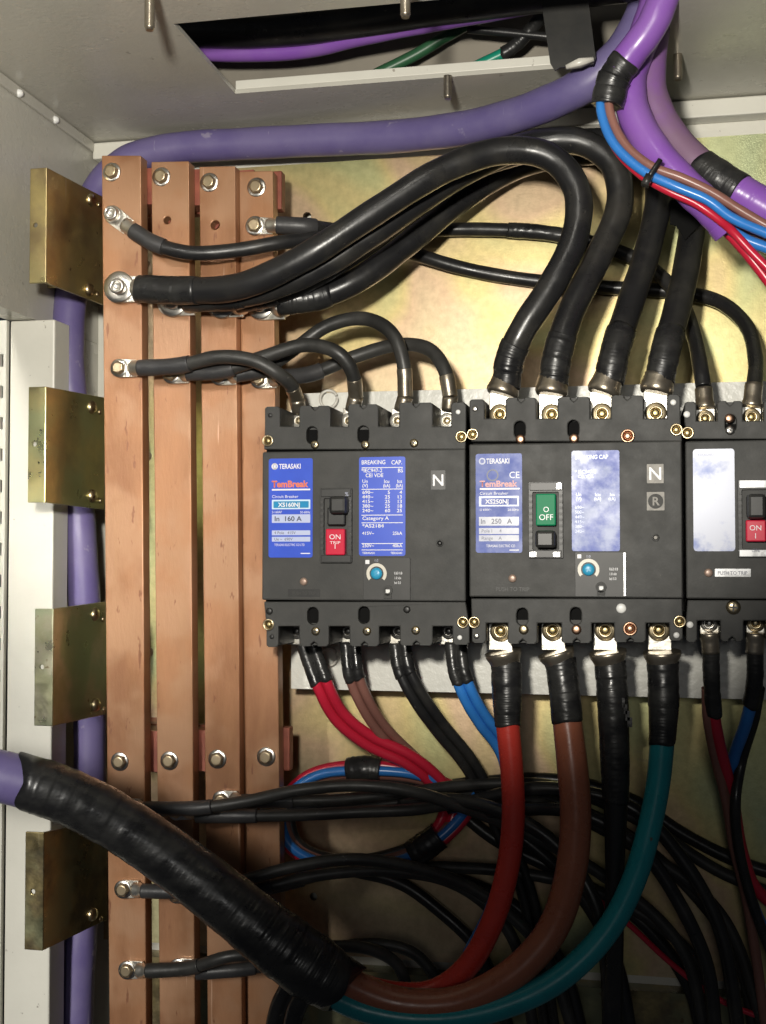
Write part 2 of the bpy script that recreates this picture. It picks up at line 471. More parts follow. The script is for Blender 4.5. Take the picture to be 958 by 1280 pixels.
# shared fasteners: unit size, axis towards the viewer
def unit(builder, material, name):
    mb = MB(); builder(mb)
    o = mb.build(name, material)
    me = o.data
    bpy.data.objects.remove(o)
    return me
def _hex(mb): mb.lathe((0, 0, 0), [(1.0, 0), (1.0, 0.55), (0.86, 0.68)], 6, smooth=False, rot=0.4).lathe((0, 0, 0.0), [(0.80, 0.60), (0.80, 0.70), (0.62, 0.72)], 18)
def _washer(mb): mb.lathe((0, 0, 0), [(1.0, 0), (1.0, 0.10), (0.94, 0.15), (0.5, 0.15)], 28)
def _socket(mb):
    mb.lathe((0, 0, 0), [(1.0, 0), (1.0, 0.85), (0.90, 0.98), (0.62, 0.98), (0.60, 0.5), (0.1, 0.5)], 24)
def _pan(mb):
    mb.lathe((0, 0, 0), [(1.0, 0), (1.0, 0.25), (0.86, 0.48), (0.5, 0.58), (0.1, 0.60)], 20)
def _ring(mb):
    mb.lathe((0, 0, 0), [(1.0, 0), (1.0, 0.2), (0.92, 0.28), (0.70, 0.28), (0.66, 0.06), (0.1, 0.06)], 24)
def _cross(mb):
    mb.box((-0.55, -0.66, -0.12), (0.55, -0.5, 0.12)).box((-0.12, -0.665, -0.55), (0.12, -0.5, 0.55))
U = {}
def use(kind, material):
    k = (kind, material)
    if k not in U:
        U[k] = unit({'hex': _hex, 'washer': _washer, 'socket': _socket, 'pan': _pan, 'ring': _ring, 'cross': _cross}[kind], material, kind)
    return U[k]
def put(name, kind, material, parent, px, py, y, r, rot=0.0):
    o = bpy.data.objects.new(name, use(kind, material))
    COL.objects.link(o)
    o.location = at(px, py, y)
    k = mm(r, y)
    o.scale = (k, k, k)
    o.rotation_euler = (0, rot, 0)
    if parent is not None: attach(o, parent)
    return o
def hexbolt(parent, px, py, y, r, m='gold_bolt', wm='steel', wr=1.32):
    b = put('bolt', 'hex', m, parent, px, py, y - 0.0012, r, random.uniform(0, 1))
    put('washer', 'washer', wm, b, px, py, y, r * wr)
    return b
def capbolt(parent, px, py, y, r, wr=1.9, m='steel'):
    b = put('bolt', 'socket', m, parent, px, py, y - 0.003, r)
    put('washer', 'washer', m, b, px, py, y, r * wr)
    return b
def screw(parent, px, py, y, r, m='brass', name='screw', cross=True):
    s = put(name, 'pan', m, parent, px, py, y, r, random.uniform(0, 1.5))
    if cross: put('cross_slot', 'cross', 'plastic_dark', s, px, py, y, r, random.uniform(0, 1.5))
    return s
def ringscrew(parent, px, py, y, r, m='brass', inner='brass_dark', name='screw'):
    s = put(name, 'ring', m, parent, px, py, y, r)
    put('screw_head', 'pan', inner, s, px, py, y - 0.0003, r * 0.52)
    return s

# ------------------------------------------------------------------ cables
def spline(ctrl, n=12):
    """smooth path through pixel points (px, py, y): returns samples, N per span"""
    P = [at(*c[:3]) for c in ctrl]
    P = [P[0] * 2 - P[1]] + P + [P[-1] * 2 - P[-2]]
    out = []
    for i in range(1, len(P) - 2):
        p0, p1, p2, p3 = P[i - 1:i + 3]
        t0 = 0.0
        t1 = t0 + (p1 - p0).length ** 0.5
        t2 = t1 + (p2 - p1).length ** 0.5
        t3 = t2 + (p3 - p2).length ** 0.5
        for k in range(n):
            t = t1 + (t2 - t1) * k / n
            a1 = p0 * ((t1 - t) / (t1 - t0)) + p1 * ((t - t0) / (t1 - t0))
            a2 = p1 * ((t2 - t) / (t2 - t1)) + p2 * ((t - t1) / (t2 - t1))
            a3 = p2 * ((t3 - t) / (t3 - t2)) + p3 * ((t - t2) / (t3 - t2))
            b1 = a1 * ((t2 - t) / (t2 - t0)) + a2 * ((t - t0) / (t2 - t0))
            b2 = a2 * ((t3 - t) / (t3 - t1)) + a3 * ((t - t1) / (t3 - t1))
            out.append(b1 * ((t2 - t) / (t2 - t1)) + b2 * ((t - t1) / (t2 - t1)))
    out.append(P[-2])
    # smooth once to take out kinks
    for _ in range(3):
        out = [out[0]] + [(out[i - 1] + out[i] * 2 + out[i + 1]) / 4 for i in range(1, len(out) - 1)] + [out[-1]]
    return out
NS = 12
def cable(name, label, ctrl, r, m, sleeves=(), group=None, cat='cable', seg=18, part='insulation', rs=None, cut=None):
    """one cable; sleeves: (part name, u0, u1, material, extra radius, wobble), u counted in control points.
    cut: range of u that the insulation itself covers"""
    path = spline(ctrl, NS)
    n = len(path)
    if rs:
        rad = []
        for i in range(n):
            u = i / NS
            k = min(int(u), len(rs) - 2)
            rad.append(rs[k] + (rs[k + 1] - rs[k]) * (u - k))
    else:
        rad = [r * (1 + 0.012 * math.sin(i * 0.7) + random.uniform(-0.004, 0.004)) for i in range(n)]
    a, b = (0, n) if cut is None else (int(cut[0] * NS), min(n, int(cut[1] * NS) + 1))
    if not sleeves:
        o = MB().tube(path[a:b], rad[a:b], seg).build(name, m)
        return tag(o, label, cat, group)
    root = thing(name, path[0], label, cat, group)
    MB().tube(path[a:b], rad[a:b], seg).build(part, m, root)
    for (pn, u0, u1, pm, dr, wob) in sleeves:
        i0, i1 = max(0, int(u0 * NS)), min(n - 1, int(math.ceil(u1 * NS)))
        sub = path[i0:i1 + 1]
        # resample finely so that the wrinkles of a wrap have room
        fine, fr = [], []
        for i in range(len(sub) - 1):
            fine_n = 8 if pm == 'tape' else 3
            for k in range(fine_n):
                fine.append(sub[i].lerp(sub[i + 1], k / fine_n)); fr.append(rad[i0 + i] + dr)
        fine.append(sub[-1]); fr.append(rad[i1] + dr)
        if wob:
            ws, acc = [], 0.0
            step = 0
            for i in range(len(fr)):
                if step <= 0:
                    acc = random.uniform(-1, 1); step = random.randint(8, 26)
                step -= 1
                ws.append(acc)
            for _ in range(5): ws = [ws[0]] + [(ws[i - 1] + ws[i] + ws[i + 1]) / 3 for i in range(1, len(ws) - 1)] + [ws[-1]]
            fr = [q * (1 + wob * ws[i]) for i, q in enumerate(fr)]
        MB().tube(fine, fr, seg + 6, wob * 0.04, (0.012 if rs and 'thick purple' in label else 0.0022) if pm == 'tape' else 0.0, ((0.023, 0.0003) if 'thick purple' in label else (0.0085, 0.00022)) if pm == 'tape' else None).build(pn, pm, root)
    return root

def lug(root, px, py, y, ang, rpx, length, m='tin', barrel=None, hole=True, name='cable_lug', th=0.0028):
    """flat ring terminal round a bolt at a pixel, tail in direction ANG (degrees, clockwise in the picture)"""
    a = math.radians(ang)
    ux, uy = math.cos(a), math.sin(a)
    pts = []
    for k in range(13):
        t = a + math.pi / 2 + math.pi * k / 12
        pts.append((px + rpx * math.cos(t), py + rpx * math.sin(t)))
    pts.append((px + ux * length + uy * rpx * 0.92, py + uy * length - ux * rpx * 0.92))
    pts.append((px + ux * length - uy * rpx * 0.92, py + uy * length + ux * rpx * 0.92))
    mb = MB().prism(xz(pts, y - th), y - th, y)
    o = mb.build(name, m, root, bevel=0.0005)
    if barrel:
        (bx, by, by_y, br) = barrel
        p0 = at(px + ux * length * 0.86, py + uy * length * 0.86, y - th)
        p1 = at(bx, by, by_y)
        w = mm(rpx, y)
        path = [p0.lerp(p1, k / 8) for k in range(9)]
        rr = [w * 0.9 + (br - w * 0.9) * min(1, k / 4) for k in range(9)]
        MB().tube(path, rr, 16).build('barrel', m, o)
    return o

# ================================================================== SETTING
ZC = at(125, 185, 0.02).z          # ceiling height
XW = at(125, 185, 0.02).x          # left wall
X1 = 0.62                          # beyond the right edge of the picture
YF = -0.46
def struct(o): return tag(o, kind='structure')

# rear wall of the cabinet with the folded lip that shows above the mounting plate
bw = MB()
bw.box((XW - 0.02, 0.02, 0.55), (X1, 0.03, ZC + 0.32))
struct(bw.build('wall_back', 'cream'))
lip = at(900, 150, 0.004)
MB().box((XW + 0.001, 0.004, ZC - 0.014), (X1, 0.0195, ZC - 0.001)).build('wall_flange', 'cream', bpy.data.objects['wall_back'], 0.0012)

# ceiling with the rectangular cable opening
A, B = at_z(218, 30, ZC), at_z(295, 118, ZC)
C_ = at_z(828, 140, ZC)
ox0, ox1 = (A.x + B.x) / 2, C_.x
oy0, oy1 = at_z(300, 22, ZC).y, at_z(560, 96, ZC).y
def flat_plate(outer, holes, z0, z1):
    """horizontal plate: same as prism, turned to lie flat"""
    mb = MB().prism(outer, z0, z1, holes)
    mb.v = [(x, z, y) for x, y, z in mb.v]
    return mb
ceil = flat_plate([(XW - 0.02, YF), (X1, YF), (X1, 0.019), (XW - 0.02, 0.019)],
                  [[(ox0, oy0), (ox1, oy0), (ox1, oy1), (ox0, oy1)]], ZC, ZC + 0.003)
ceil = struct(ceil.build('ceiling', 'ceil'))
MB().box((ox0, oy1 + 0.0002, ZC + 0.0031), (ox1 + 0.01, oy1 + 0.002, ZC + 0.0095)).build('opening_flange', 'cream', ceil, 0.0005)
MB().box((ox0, oy1 - 0.0, ZC + 0.0032), (ox0 + 0.0, oy1, ZC + 0.0033))
# room above the ceiling plate
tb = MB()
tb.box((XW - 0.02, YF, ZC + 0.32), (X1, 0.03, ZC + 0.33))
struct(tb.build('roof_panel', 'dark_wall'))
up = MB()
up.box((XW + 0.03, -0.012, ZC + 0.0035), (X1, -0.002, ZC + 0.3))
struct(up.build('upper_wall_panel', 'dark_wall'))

# left side wall, with its joint strip under the ceiling
YP = -0.088
post_top = at(40, 400, YP).z
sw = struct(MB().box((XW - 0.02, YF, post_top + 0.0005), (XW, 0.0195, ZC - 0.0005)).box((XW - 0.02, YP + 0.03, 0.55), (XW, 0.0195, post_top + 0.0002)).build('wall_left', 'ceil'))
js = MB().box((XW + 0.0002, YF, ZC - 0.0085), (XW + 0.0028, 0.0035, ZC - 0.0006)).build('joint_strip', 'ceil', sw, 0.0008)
for px, py in ((24, 123), (69, 157)):
    d = ray(px, py); p = CAM + d * ((XW + 0.0028 - CAM.x) / d.x)
    MB().lathe((p.x - 0.001, p.y, ZC - 0.006), [(0.003, 0), (0.003, 0.0015), (0.0018, 0.0035), (0.0004, 0.004)], 14, (1, 0, 0)).build('rivet', 'white_plastic', js)

# pale front post with a row of square holes at its left edge
x65 = at(65, 800, YP).x
x8 = at(9, 800, YP).x
post = thing('frame_post', (x65, YP, 0.6), 'off-white painted upright post behind the zinc brackets at the left edge', 'post')
xm = at(-60, 800, YP).x
MB().box((x8, YP, 0.55), (x65, YP + 0.024, post_top)).build('post_face', 'cream', post, 0.0012)
holes = []
zz = 0.6
while zz < post_top - 0.02:
    holes.append([(x8 - 0.0065, zz), (x8 - 0.0035, zz), (x8 - 0.0035, zz + 0.009), (x8 - 0.0065, zz + 0.009)])
    zz += 0.0225
MB().prism([(xm, 0.55), (x8 - 0.0012, 0.55), (x8 - 0.0012, post_top), (xm, post_top)], YP - 0.003, YP + 0.001, holes).build('punched_strip', 'cream', post)
MB().box((xm, YP + 0.002, 0.55), (x8 - 0.0012, YP + 0.004, post_top)).build('strip_backing', 'plastic_dark', post)

# zinc plated mounting panel
pl, pr = at(133, 700, 0).x, X1 - 0.005
pt, pb = at(600, 190, 0).z, at(700, 1213, 0).z
hs = [circ(384, 270, 5.5, 0, 14), circ(435, 306, 5, 0, 12), circ(392, 1121, 5, 0, 12), circ(938, 240, 3, 0, 10)]
pan = thing('back_plate', ((pl + pr) / 2, 0, pb), 'yellow iridescent zinc plated steel mounting plate behind breakers and cables', 'metal plate')
MB().prism([(pl, pb), (pr, pb), (pr, pt), (pl, pt)], 0.0, 0.0035, hs).build('sheet', 'chromate', pan)
for px, py in ((181, 330), (184, 570), (186, 815)):
    screw(pan, px, py, 0, 6.5, 'brass')
MB().box((pl + 0.02, 0.004, pb - 0.15), (pr, 0.0195, pb - 0.012)).build('lower_strip', 'bracket', pan)

# ceiling studs
for px, py, L, lab in ((187, 38, 0.030, 'threaded steel stud in the ceiling near the upper left corner'),
                       (507, 22, 0.030, 'threaded steel stud at the top edge in front of the ceiling opening'),
                       (560, 124, 0.016, 'short threaded stud behind the ceiling opening above the purple cable'),
                       (848, 100, 0.017, 'threaded steel stud in the ceiling right of the opening')):
    # find where the stud's tip lies: tip is L below the ceiling
    p = at_z(px, py, ZC - L)
    mb = MB()
    prof = []
    k = 0
    z = 0.0
    while z < L - 0.001:
        prof += [(0.0030, z), (0.0026, z + 0.0005)]
        z += 0.0010
    prof.append((0.0022, L))
    mb.lathe((p.x, p.y, ZC + 0.0001), prof, 12, (0, 0, -1))
    root = thing('ceiling_stud', (p.x, p.y, ZC), lab, 'stud', 'threaded studs in the ceiling')
    mb.build('threaded_rod', 'tin_warm', root)
    if L > 0.02:
        MB().lathe((p.x, p.y, ZC - 0.0002), [(0.0058, 0), (0.0058, 0.004)], 6, (0, 0, -1), smooth=False).build('nut', 'steel', root)

# ================================================================== BUSBARS
BARS = [  # px corners TL, TR, BR, BL of the front face, depth of that face
    ((127, 194), (176, 194), (183, 1330), (137, 1330), -0.100),
    ((189, 202), (236, 201), (244, 1330), (200, 1330), -0.091),
    ((249, 208), (294, 207), (303, 1330), (260, 1330), -0.082),
    ((299, 214), (341, 213), (353, 1330), (309, 1330), -0.073)]
BT = 0.012
bar_lab = ['copper busbar farthest left, standing proud with a capscrew lug near its top',
           'second copper busbar from the left, with one small empty hole',
           'third copper busbar from the left, with a dark empty hole',
           'rightmost copper busbar, set back beside the breakers']
top_bolts = [(140, 215), (202, 221), (262, 228), (321, 234)]
mid_bolts = [(150, 952), (212, 951), (272, 949), (333, 946)]
bars = []
for i, (tl, tr, br, bl, y) in enumerate(BARS):
    root = thing('busbar', at((bl[0] + br[0]) / 2, 1330, y), bar_lab[i], 'busbar', 'row of four copper busbars')
    holes = []
    if i == 1: holes = [circ(209, 275, 5, y, 14)]
    if i == 2: holes = [circ(269, 281, 6, y, 14)]
    MB().prism(xz((tl, tr, br, bl), y), y, y + BT, holes).build('bar', 'copper', root, 0.0007)
    if holes:
        hx, hy = ((209, 275), (269, 281))[i - 1]
        o = MB().lathe(at(hx, hy, y + BT - 0.001), [(mm(6.4, y), 0), (mm(6.4, y), 0.002)], 14).build('blind_fastener', 'bakelite', root)
    hexbolt(root, *top_bolts[i], y, 9.5)
    hexbolt(root, *mid_bolts[i], y, 9.2)
    bars.append(root)

# stepped insulating supports behind the bars
for (q0, q1, xr, lab) in ((216, 264, 352, 'red-brown stepped insulator bar behind the tops of the busbars'),
                          (908, 962, 362, 'red-brown stepped insulator bar behind the busbars below the breakers')):
    yb = BARS[3][4] + BT
    root = thing('busbar_support', at(240, q1, yb), lab, 'insulator', 'insulating busbar supports')
    a = at(300, q0, yb); b = at(300, q1, yb)
    xl, xrr = at(136, (q0 + q1) / 2, yb).x, at(xr, (q0 + q1) / 2, yb).x
    MB().box((xl, yb + 0.0003, b.z), (xrr, yb + 0.010, a.z)).build('insulator_beam', 'bakelite', root, 0.001)
    for sx in (xl + 0.004, xrr - 0.06):
        MB().box((sx, yb + 0.0103, b.z + 0.004), (sx + 0.024, -0.0003, a.z - 0.004)).build('stand_off', 'bakelite', root)
    for i in range(3):
        tl, tr, br, bl, y = BARS[i]
        fr = (q0 - 194) / 1136
        pxa = tl[0] + (bl[0] - tl[0]) * fr; pxb = tr[0] + (br[0] - tr[0]) * fr
        MB().box((at(pxa + 1, q0, y).x + 0.002, y + BT + 0.0003, b.z + 0.001), (at(pxb - 1, q0, y).x + 0.010, yb, a.z - 0.001)).build('step_block', 'bakelite', root)

# ================================================================== LEFT BRACKETS
def bracket(fl, tr_, lab, hole, scr, bm_):
    """fl: flange px rect (x0,x1,y0,y1); tr_: rear edge of the web (x, y0, y1)"""
    x0, x1, q0, q1 = fl
    xr, r0, r1 = tr_
    yf, yr = -0.136, -0.064
    root = thing('zinc_bracket', at(x1, q1, yf), lab, 'bracket', 'zinc brackets carrying the busbar side')
    h = circ(hole[0], hole[1], 3.2, yf, 10)
    z0, z1 = at(x1, q1, yf).z, at(x1, q0, yf).z
    xa, xb = at(x0, (q0 + q1) / 2, yf).x, at(x1, (q0 + q1) / 2, yf).x
    MB().prism([(xa, z0), (xb, z0), (xb, z1), (xa, z1)], yf, yf + 0.002, [h]).build('flange', bm_, root, 0.0005)
    c = at(xr, (r0 + r1) / 2, yr)
    zr0, zr1 = at(xr, r1, yr).z, at(xr, r0, yr).z
    def web(u0, u1, n, kick=0.0):
        p = Vector((xb, yf + 0.0005, 0)); q = Vector((c.x, yr + kick, 0))
        a, b = p.lerp(q, u0), p.lerp(q, u1)
        t = (q - p).normalized().cross(Vector((0, 0, 1))) * -0.002
        vs = []
        for (pt, zlo, zhi) in ((a, z0, z1), (b, zr0, zr1)):
            vs += [(pt.x, pt.y, zlo), (pt.x, pt.y, zhi), (pt.x + t.x, pt.y + t.y, zhi), (pt.x + t.x, pt.y + t.y, zlo)]
        return MB().add(vs, [(0, 1, 5, 4), (1, 2, 6, 5), (2, 3, 7, 6), (3, 0, 4, 7), (0, 3, 2, 1), (4, 5, 6, 7)])
    web(0, 1.0, 0).build('web', bm_, root, 0.0004)
    nrm = (Vector((c.x, yr, 0)) - Vector((xb, yf, 0))).normalized().cross(Vector((0, 0, 1)))
    for (sx, sy) in scr:
        u = (sx - x1) / (xr - x1)
        p = at(sx, sy, yf + (yr - yf) * u)
        MB().lathe(p + nrm * 0.0002, [(0.0048, 0), (0.0048, 0.0012), (0.0038, 0.003), (0.001, 0.0036)], 16, nrm).build('screw', 'brass', root)
        MB().lathe(at(sx + 11, sy + 6, yf + (yr - yf) * (u + 0.15)) + nrm * 0.0002, [(0.002, 0), (0.002, 0.001), (0.001, 0.0016)], 12, nrm).build('rivet', 'brass', root)
    # foot that ties the web to the side wall
    MB().box((XW + 0.0003, yr - 0.004, z0 + 0.012), (c.x - 0.003, yr - 0.002, z1 - 0.012)).build('foot', bm_, root)
    return root
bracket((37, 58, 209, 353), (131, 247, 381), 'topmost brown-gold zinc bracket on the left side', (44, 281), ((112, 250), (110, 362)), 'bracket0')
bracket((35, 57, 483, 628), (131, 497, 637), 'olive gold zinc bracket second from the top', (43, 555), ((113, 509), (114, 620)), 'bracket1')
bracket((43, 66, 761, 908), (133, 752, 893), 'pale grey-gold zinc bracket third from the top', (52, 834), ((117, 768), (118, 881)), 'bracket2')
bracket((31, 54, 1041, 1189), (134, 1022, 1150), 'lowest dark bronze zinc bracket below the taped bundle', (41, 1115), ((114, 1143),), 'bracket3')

# ================================================================== MOUNTING RAIL PLATE
YM = -0.036
mp = thing('breaker_plate', at(660, 868, YM), 'white hammered steel plate the three breakers are mounted on', 'plate')
a, b = at(364, 700, YM), at(660, 868, YM)
t = at(660, 484, YM)
MB().prism([(a.x, b.z), (X1 - 0.03, b.z), (X1 - 0.03, t.z), (a.x, t.z)], YM, YM + 0.0025).build('sheet', 'hammer', mp, 0.0006)
MB().box((a.x + 0.03, YM + 0.003, b.z + 0.02), (X1 - 0.05, -0.0003, t.z - 0.02)).build('stand_off', 'cream', mp)

# ================================================================== BREAKERS
YB = -0.125        # front of the covers
YT = -0.121        # front of the terminal covers
YS = -0.097        # terminals inside the slots
def comb(x0, x1, qa, qb, towers, up, y, holes, notch):
    """outline of a terminal cover: strip qa..qb with towers reaching to q"""
    pts = []
    if up:
        pts.append((x0, qb))
        for (t0, t1, tq) in towers:
            pts += [(t0, qa), (t0, tq + 3), (t0 + 2.5, tq)]
            if notch and t1 - t0 > 25:
                c = (t0 + t1) / 2
                pts += [(c - 4, tq), (c - 4, tq + 2.5), (c, tq + 6), (c + 4, tq + 2.5), (c + 4, tq)]
            pts += [(t1 - 2.5, tq), (t1, tq + 3), (t1, qa)]
        pts.append((x1, qb))
    else:
        pts.append((x1, qa)) ; pts.append((x0, qa))
        for (t0, t1, tq) in towers:
            pts += [(t0, qb), (t0, tq - 3), (t0 + 2.5, tq)]
            if notch and t1 - t0 > 25:
                c = (t0 + t1) / 2
                pts += [(c - 4, tq), (c - 4, tq - 2.5), (c, tq - 6), (c + 4, tq - 2.5), (c + 4, tq)]
            pts += [(t1 - 2.5, tq), (t1, tq - 3), (t1, qb)]
    # drop coincident neighbours
    out = []
    for p in pts:
        if not out or abs(p[0] - out[-1][0]) + abs(p[1] - out[-1][1]) > 0.3: out.append(p)
    if abs(out[0][0] - out[-1][0]) + abs(out[0][1] - out[-1][1]) < 0.3: out.pop()
    return out
def keyhole(px, py, y, w=7, h=11):
    pts = []
    for k in range(9):
        a = math.pi * k / 8
        pts.append((px + w * math.cos(a), py - h + w - w * math.sin(a)))
    for k in range(9):
        a = math.pi * k / 8
        pts.append((px - w * math.cos(a), py + h - w + w * math.sin(a)))
    return xz(pts, y)

def breaker(name, label, x0, x1, q0, q1, ttop, tbot, qtop, qbot, kh_top, kh_bot, ya=-0.088):
    """x0..x1 / q0..q1: the raised cover in pixels; qtop, qbot: where the terminal towers begin"""
    root = thing(name, at((x0 + x1) / 2, 808, YB), label, 'circuit breaker', 'moulded case circuit breakers')
    # base behind everything, kept narrower than the comb so that slots look deep
    MB().pbox(x0 + 8, qtop - 6, x1 - 8, qbot + 6, ya, YM - 0.0003).build('base', 'void', root)
    MB().pbox(x0 + 6, qtop + 2, x1 - 6, qbot - 2, YT + 0.006, ya - 0.0003).build('inner_case', 'void', root)  # black colour paints the shade inside keyholes and slots
    cov = MB().pbox(x0 + 0.8, q0, x1 - 0.8, q1, YB, YT + 0.0055).build('cover', 'plastic', root, 0.0009)
    tt = MB().prism(xz(comb(x0 + 3, x1 - 1, qtop, q0 - 1.2, ttop, True, YT, [], True), YT), YT, YT + 0.0055, [keyhole(px, py, YT) for px, py in kh_top]).build('terminal_cover', 'plastic', root, 0.0007)
    tb_ = MB().prism(xz(comb(x0 + 3, x1 - 1, q1 + 1.2, qbot, tbot, False, YT, [], True), YT), YT, YT + 0.0055, [keyhole(px, py, YT) for px, py in kh_bot]).build('terminal_cover', 'plastic', root, 0.0007)
    # barrier walls running back from every tower
    for tw, hi in ((ttop, True), (tbot, False)):
        for (t0, t1, tq) in tw:
            qa, qb = (tq + 1.5, qtop + 4) if hi else (qbot - 4, tq - 1.5)
            MB().pbox(t0 + 0.6, qa, t1 - 0.6, qb, YT + 0.0058, YM - 0.0003 if t1 - t0 < 25 else -0.06).build('barrier', 'plastic', root)
    return root, cov, tt, tb_

def sticker(parent, p0, q0, p1, q1, y, m, r=3.0, name='label_sticker', th=0.0004):
    return MB().prism(rrect(p0, q0, p1, q1, y - th, r), y - th, y - 0.00005).build(name, m, parent)
def bar_print(parent, p0, q0, p1, q1, y, m, name='printed_bar'):
    return MB().prism(rrect(p0, q0, p1, q1, y, 0.4, 1), y, y + 0.00012).build(name, m, parent)
def toggle_frame(root, p0, q0, p1, q1, top='plastic_dark', bottom='plastic_dark'):
    fr = MB()
    a, b = at(p0, q0, YB), at(p1, q1, YB)
    w = 8
    outer = rrect(p0, q0, p1, q1, YB - 0.0022, 1.5, 2)
    inner = rrect(p0 + 5, q0 + 13, p1 - 5, q1 - 11, YB - 0.0022, 1, 1)
    f = fr.prism(outer, YB - 0.0022, YB - 0.0001, [inner]).build('handle_frame', 'plastic_dark', root, 0.0004)
    # slotted sides
    n = 9
    for k in range(n):
        q = q0 + 18 + (q1 - q0 - 36) * k / (n - 1)
        for xa in (p0 + 0.8, p1 - 4.4):
            MB().pbox(xa, q - 2, xa + 3.6, q + 1.2, YB - 0.0029, YB - 0.0023).build('rib', 'module', f)
    for (qa, qb, m) in ((q0 + 1, q0 + 11, top), (q1 - 10, q1 - 1, bottom)):
        MB().pbox(p0 + 1.5, qa, p1 - 1.5, qb, YB - 0.0032, YB - 0.0023).build('end_plate', m, f, 0.0003)
    return f
def trip_unit(root, p0, q0, p1, q1, dx, dy):
    md = MB().prism(rrect(p0, q0, p1, q1, YB - 0.0012, 1.5, 2), YB - 0.0012, YB - 0.0001).build('trip_unit', 'module', root, 0.0003)
    y = YB - 0.0013
    # pale ring, open at the bottom
    c = at(dx, dy, y); R = mm(13, y); r = mm(9, y)
    ang = [math.radians(-40 + 260 * k / 24) for k in range(25)]
    pts = [(c.x + R * math.cos(a), c.z + R * math.sin(a)) for a in ang] + [(c.x + r * math.cos(a), c.z + r * math.sin(a)) for a in reversed(ang)]
    MB().prism(pts, y - 0.0002, y).build('dial_scale', 'dial_ring', md)
    dl = put('dial', 'pan', 'dial_blue', md, dx, dy, y, 7.5)
    put('dial_slot', 'cross', 'dial_blue', md, dx, dy, y - 0.0006, 6, 0.6)
    text('1.0', dx - 3, dy - 15, 3, y - 0.0001, 'grey_print', md)
    for k, s in enumerate(('0.63 0.8', '1.0 xIn', 'Isd 5.0')):
        text(s, p1 - 20, dy + 1 + k * 6, 3.2, y - 0.0001, 'white_print', md, squeeze=0.7)
    bar_print(md, p0 + 3, q0 + 3, p0 + 8, q0 + 8, y - 0.0001, 'white_print')
    # sealing lug under the dial
    kx = (p0 + p1) / 2 + 1
    ky = q1 - 12
    MB().prism(circ(kx, ky, 6.5, y - 0.0012, 16), y - 0.0012, y, [circ(kx, ky, 3.6, y - 0.0012, 12)]).build('seal_eye', 'plastic', md)
    MB().pbox(kx - 5, ky + 5, kx + 5, ky + 10, y - 0.0012, y).build('seal_tab', 'plastic', md)
    MB().pbox(kx - 2.0, ky - 1, kx + 3.0, ky + 3.5, y - 0.0006, y).build('seal_pin', 'white_plastic', md)
    return md

def lines(st, y, rows, x0, m='white_print'):
    for (dx, q, h, s, al, sq) in rows:
        text(s, x0 + dx, q, h, y, m, st, align=al, bold=0.012, squeeze=sq)

# ---------- breaker one (160 A, switched on)
T1 = [(331, 350, 508), (374, 413, 507), (435, 473, 505), (499, 541, 503), (564, 583, 503)]
B1 = [(333, 348, 809), (374, 411, 808), (437, 474, 808), (500, 541, 807), (566, 587, 806)]
b1, c1, _, _ = breaker('circuit_breaker', 'black four-pole breaker with bright blue labels and red ON toggle, beside the busbars',
                 327, 583, 563, 751, T1, B1, 533, 783, [(390, 544), (454, 543)], [(391, 770), (455, 769)], ya=-0.066)
for px, py in ((335, 551), (577, 546), (336, 781), (579, 778)): ringscrew(b1, px, py, YT, 7.5)
for px, py in ((394, 556), (457, 556), (518, 554), (395, 789), (459, 789), (520, 788)): screw(b1, px, py, YT, 5.5, 'brass')
for px, py in ((337, 764), (509, 762)): put('plug', 'pan', 'plastic_dark', b1, px, py, YT, 4.5)
for px, py in ((338, 519), (573, 515), (340, 796), (575, 797)): put('plug', 'pan', 'white_plastic' if px > 500 else 'plastic_dark', b1, px, py, YT, 3)
ys = YB - 0.00055
s = sticker(b1, 336, 573, 391, 697, YB, 'blue_label')
MB().prism(circ(343.5, 583, 4.2, ys, 18), ys, ys + 0.0001, [circ(343.5, 583, 2.6, ys, 10)]).build('emblem', 'white_print', s)
bar_print(s, 342, 579.5, 345, 586.5, ys, 'white_print')
text('TERASAKI', 349, 586, 6.2, ys, 'white_print', s, bold=0.02, squeeze=0.74)
text('TemBreak', 340, 609, 8.0, ys, 'orange_print', s, bold=0.035, squeeze=0.98)
bar_print(s, 340, 611, 388, 613, ys, 'white_print')
text('Circuit Breaker', 340, 622.5, 3.6, ys, 'white_print', s, squeeze=1.08)
bar_print(s, 340, 624.5, 388, 636.5, ys, 'ice_label'); bar_print(s, 342, 626.5, 386, 634.8, ys - 0.00015, 'cyan_label')
text('XS160NJ', 348, 633.5, 5.2, ys - 0.0003, 'white_print', s, bold=0.025, squeeze=1.05)
text('2-160AF', 340, 641.6, 3.0, ys, 'white_print', s, squeeze=0.9); text('50-60Hz', 388, 641.6, 3.0, ys, 'white_print', s, 'RIGHT', squeeze=0.9)
bar_print(s, 340, 643, 388, 653.5, ys, 'pale_label'); text('In  160 A', 343, 651.3, 6.0, ys - 0.00015, 'dark_print', s, bold=0.02, squeeze=1.12)
for q, tx in ((663, '4 Pole   415V'), (671, 'Ue ~  690V')):
    bar_print(s, 340, q, 388, q + 6, ys, 'pale_label'); text(tx, 343, q + 4.7, 3.6, ys - 0.00015, 'dark_print', s, squeeze=1.0)
text('TERASAKI ELECTRIC CO LTD', 343, 682.5, 3.0, ys, 'white_print', s, squeeze=0.72)
bar_print(s, 376, 691.2, 388, 692.4, ys, 'white_print')
s = sticker(b1, 449, 571, 507, 695, YB, 'blue_label')
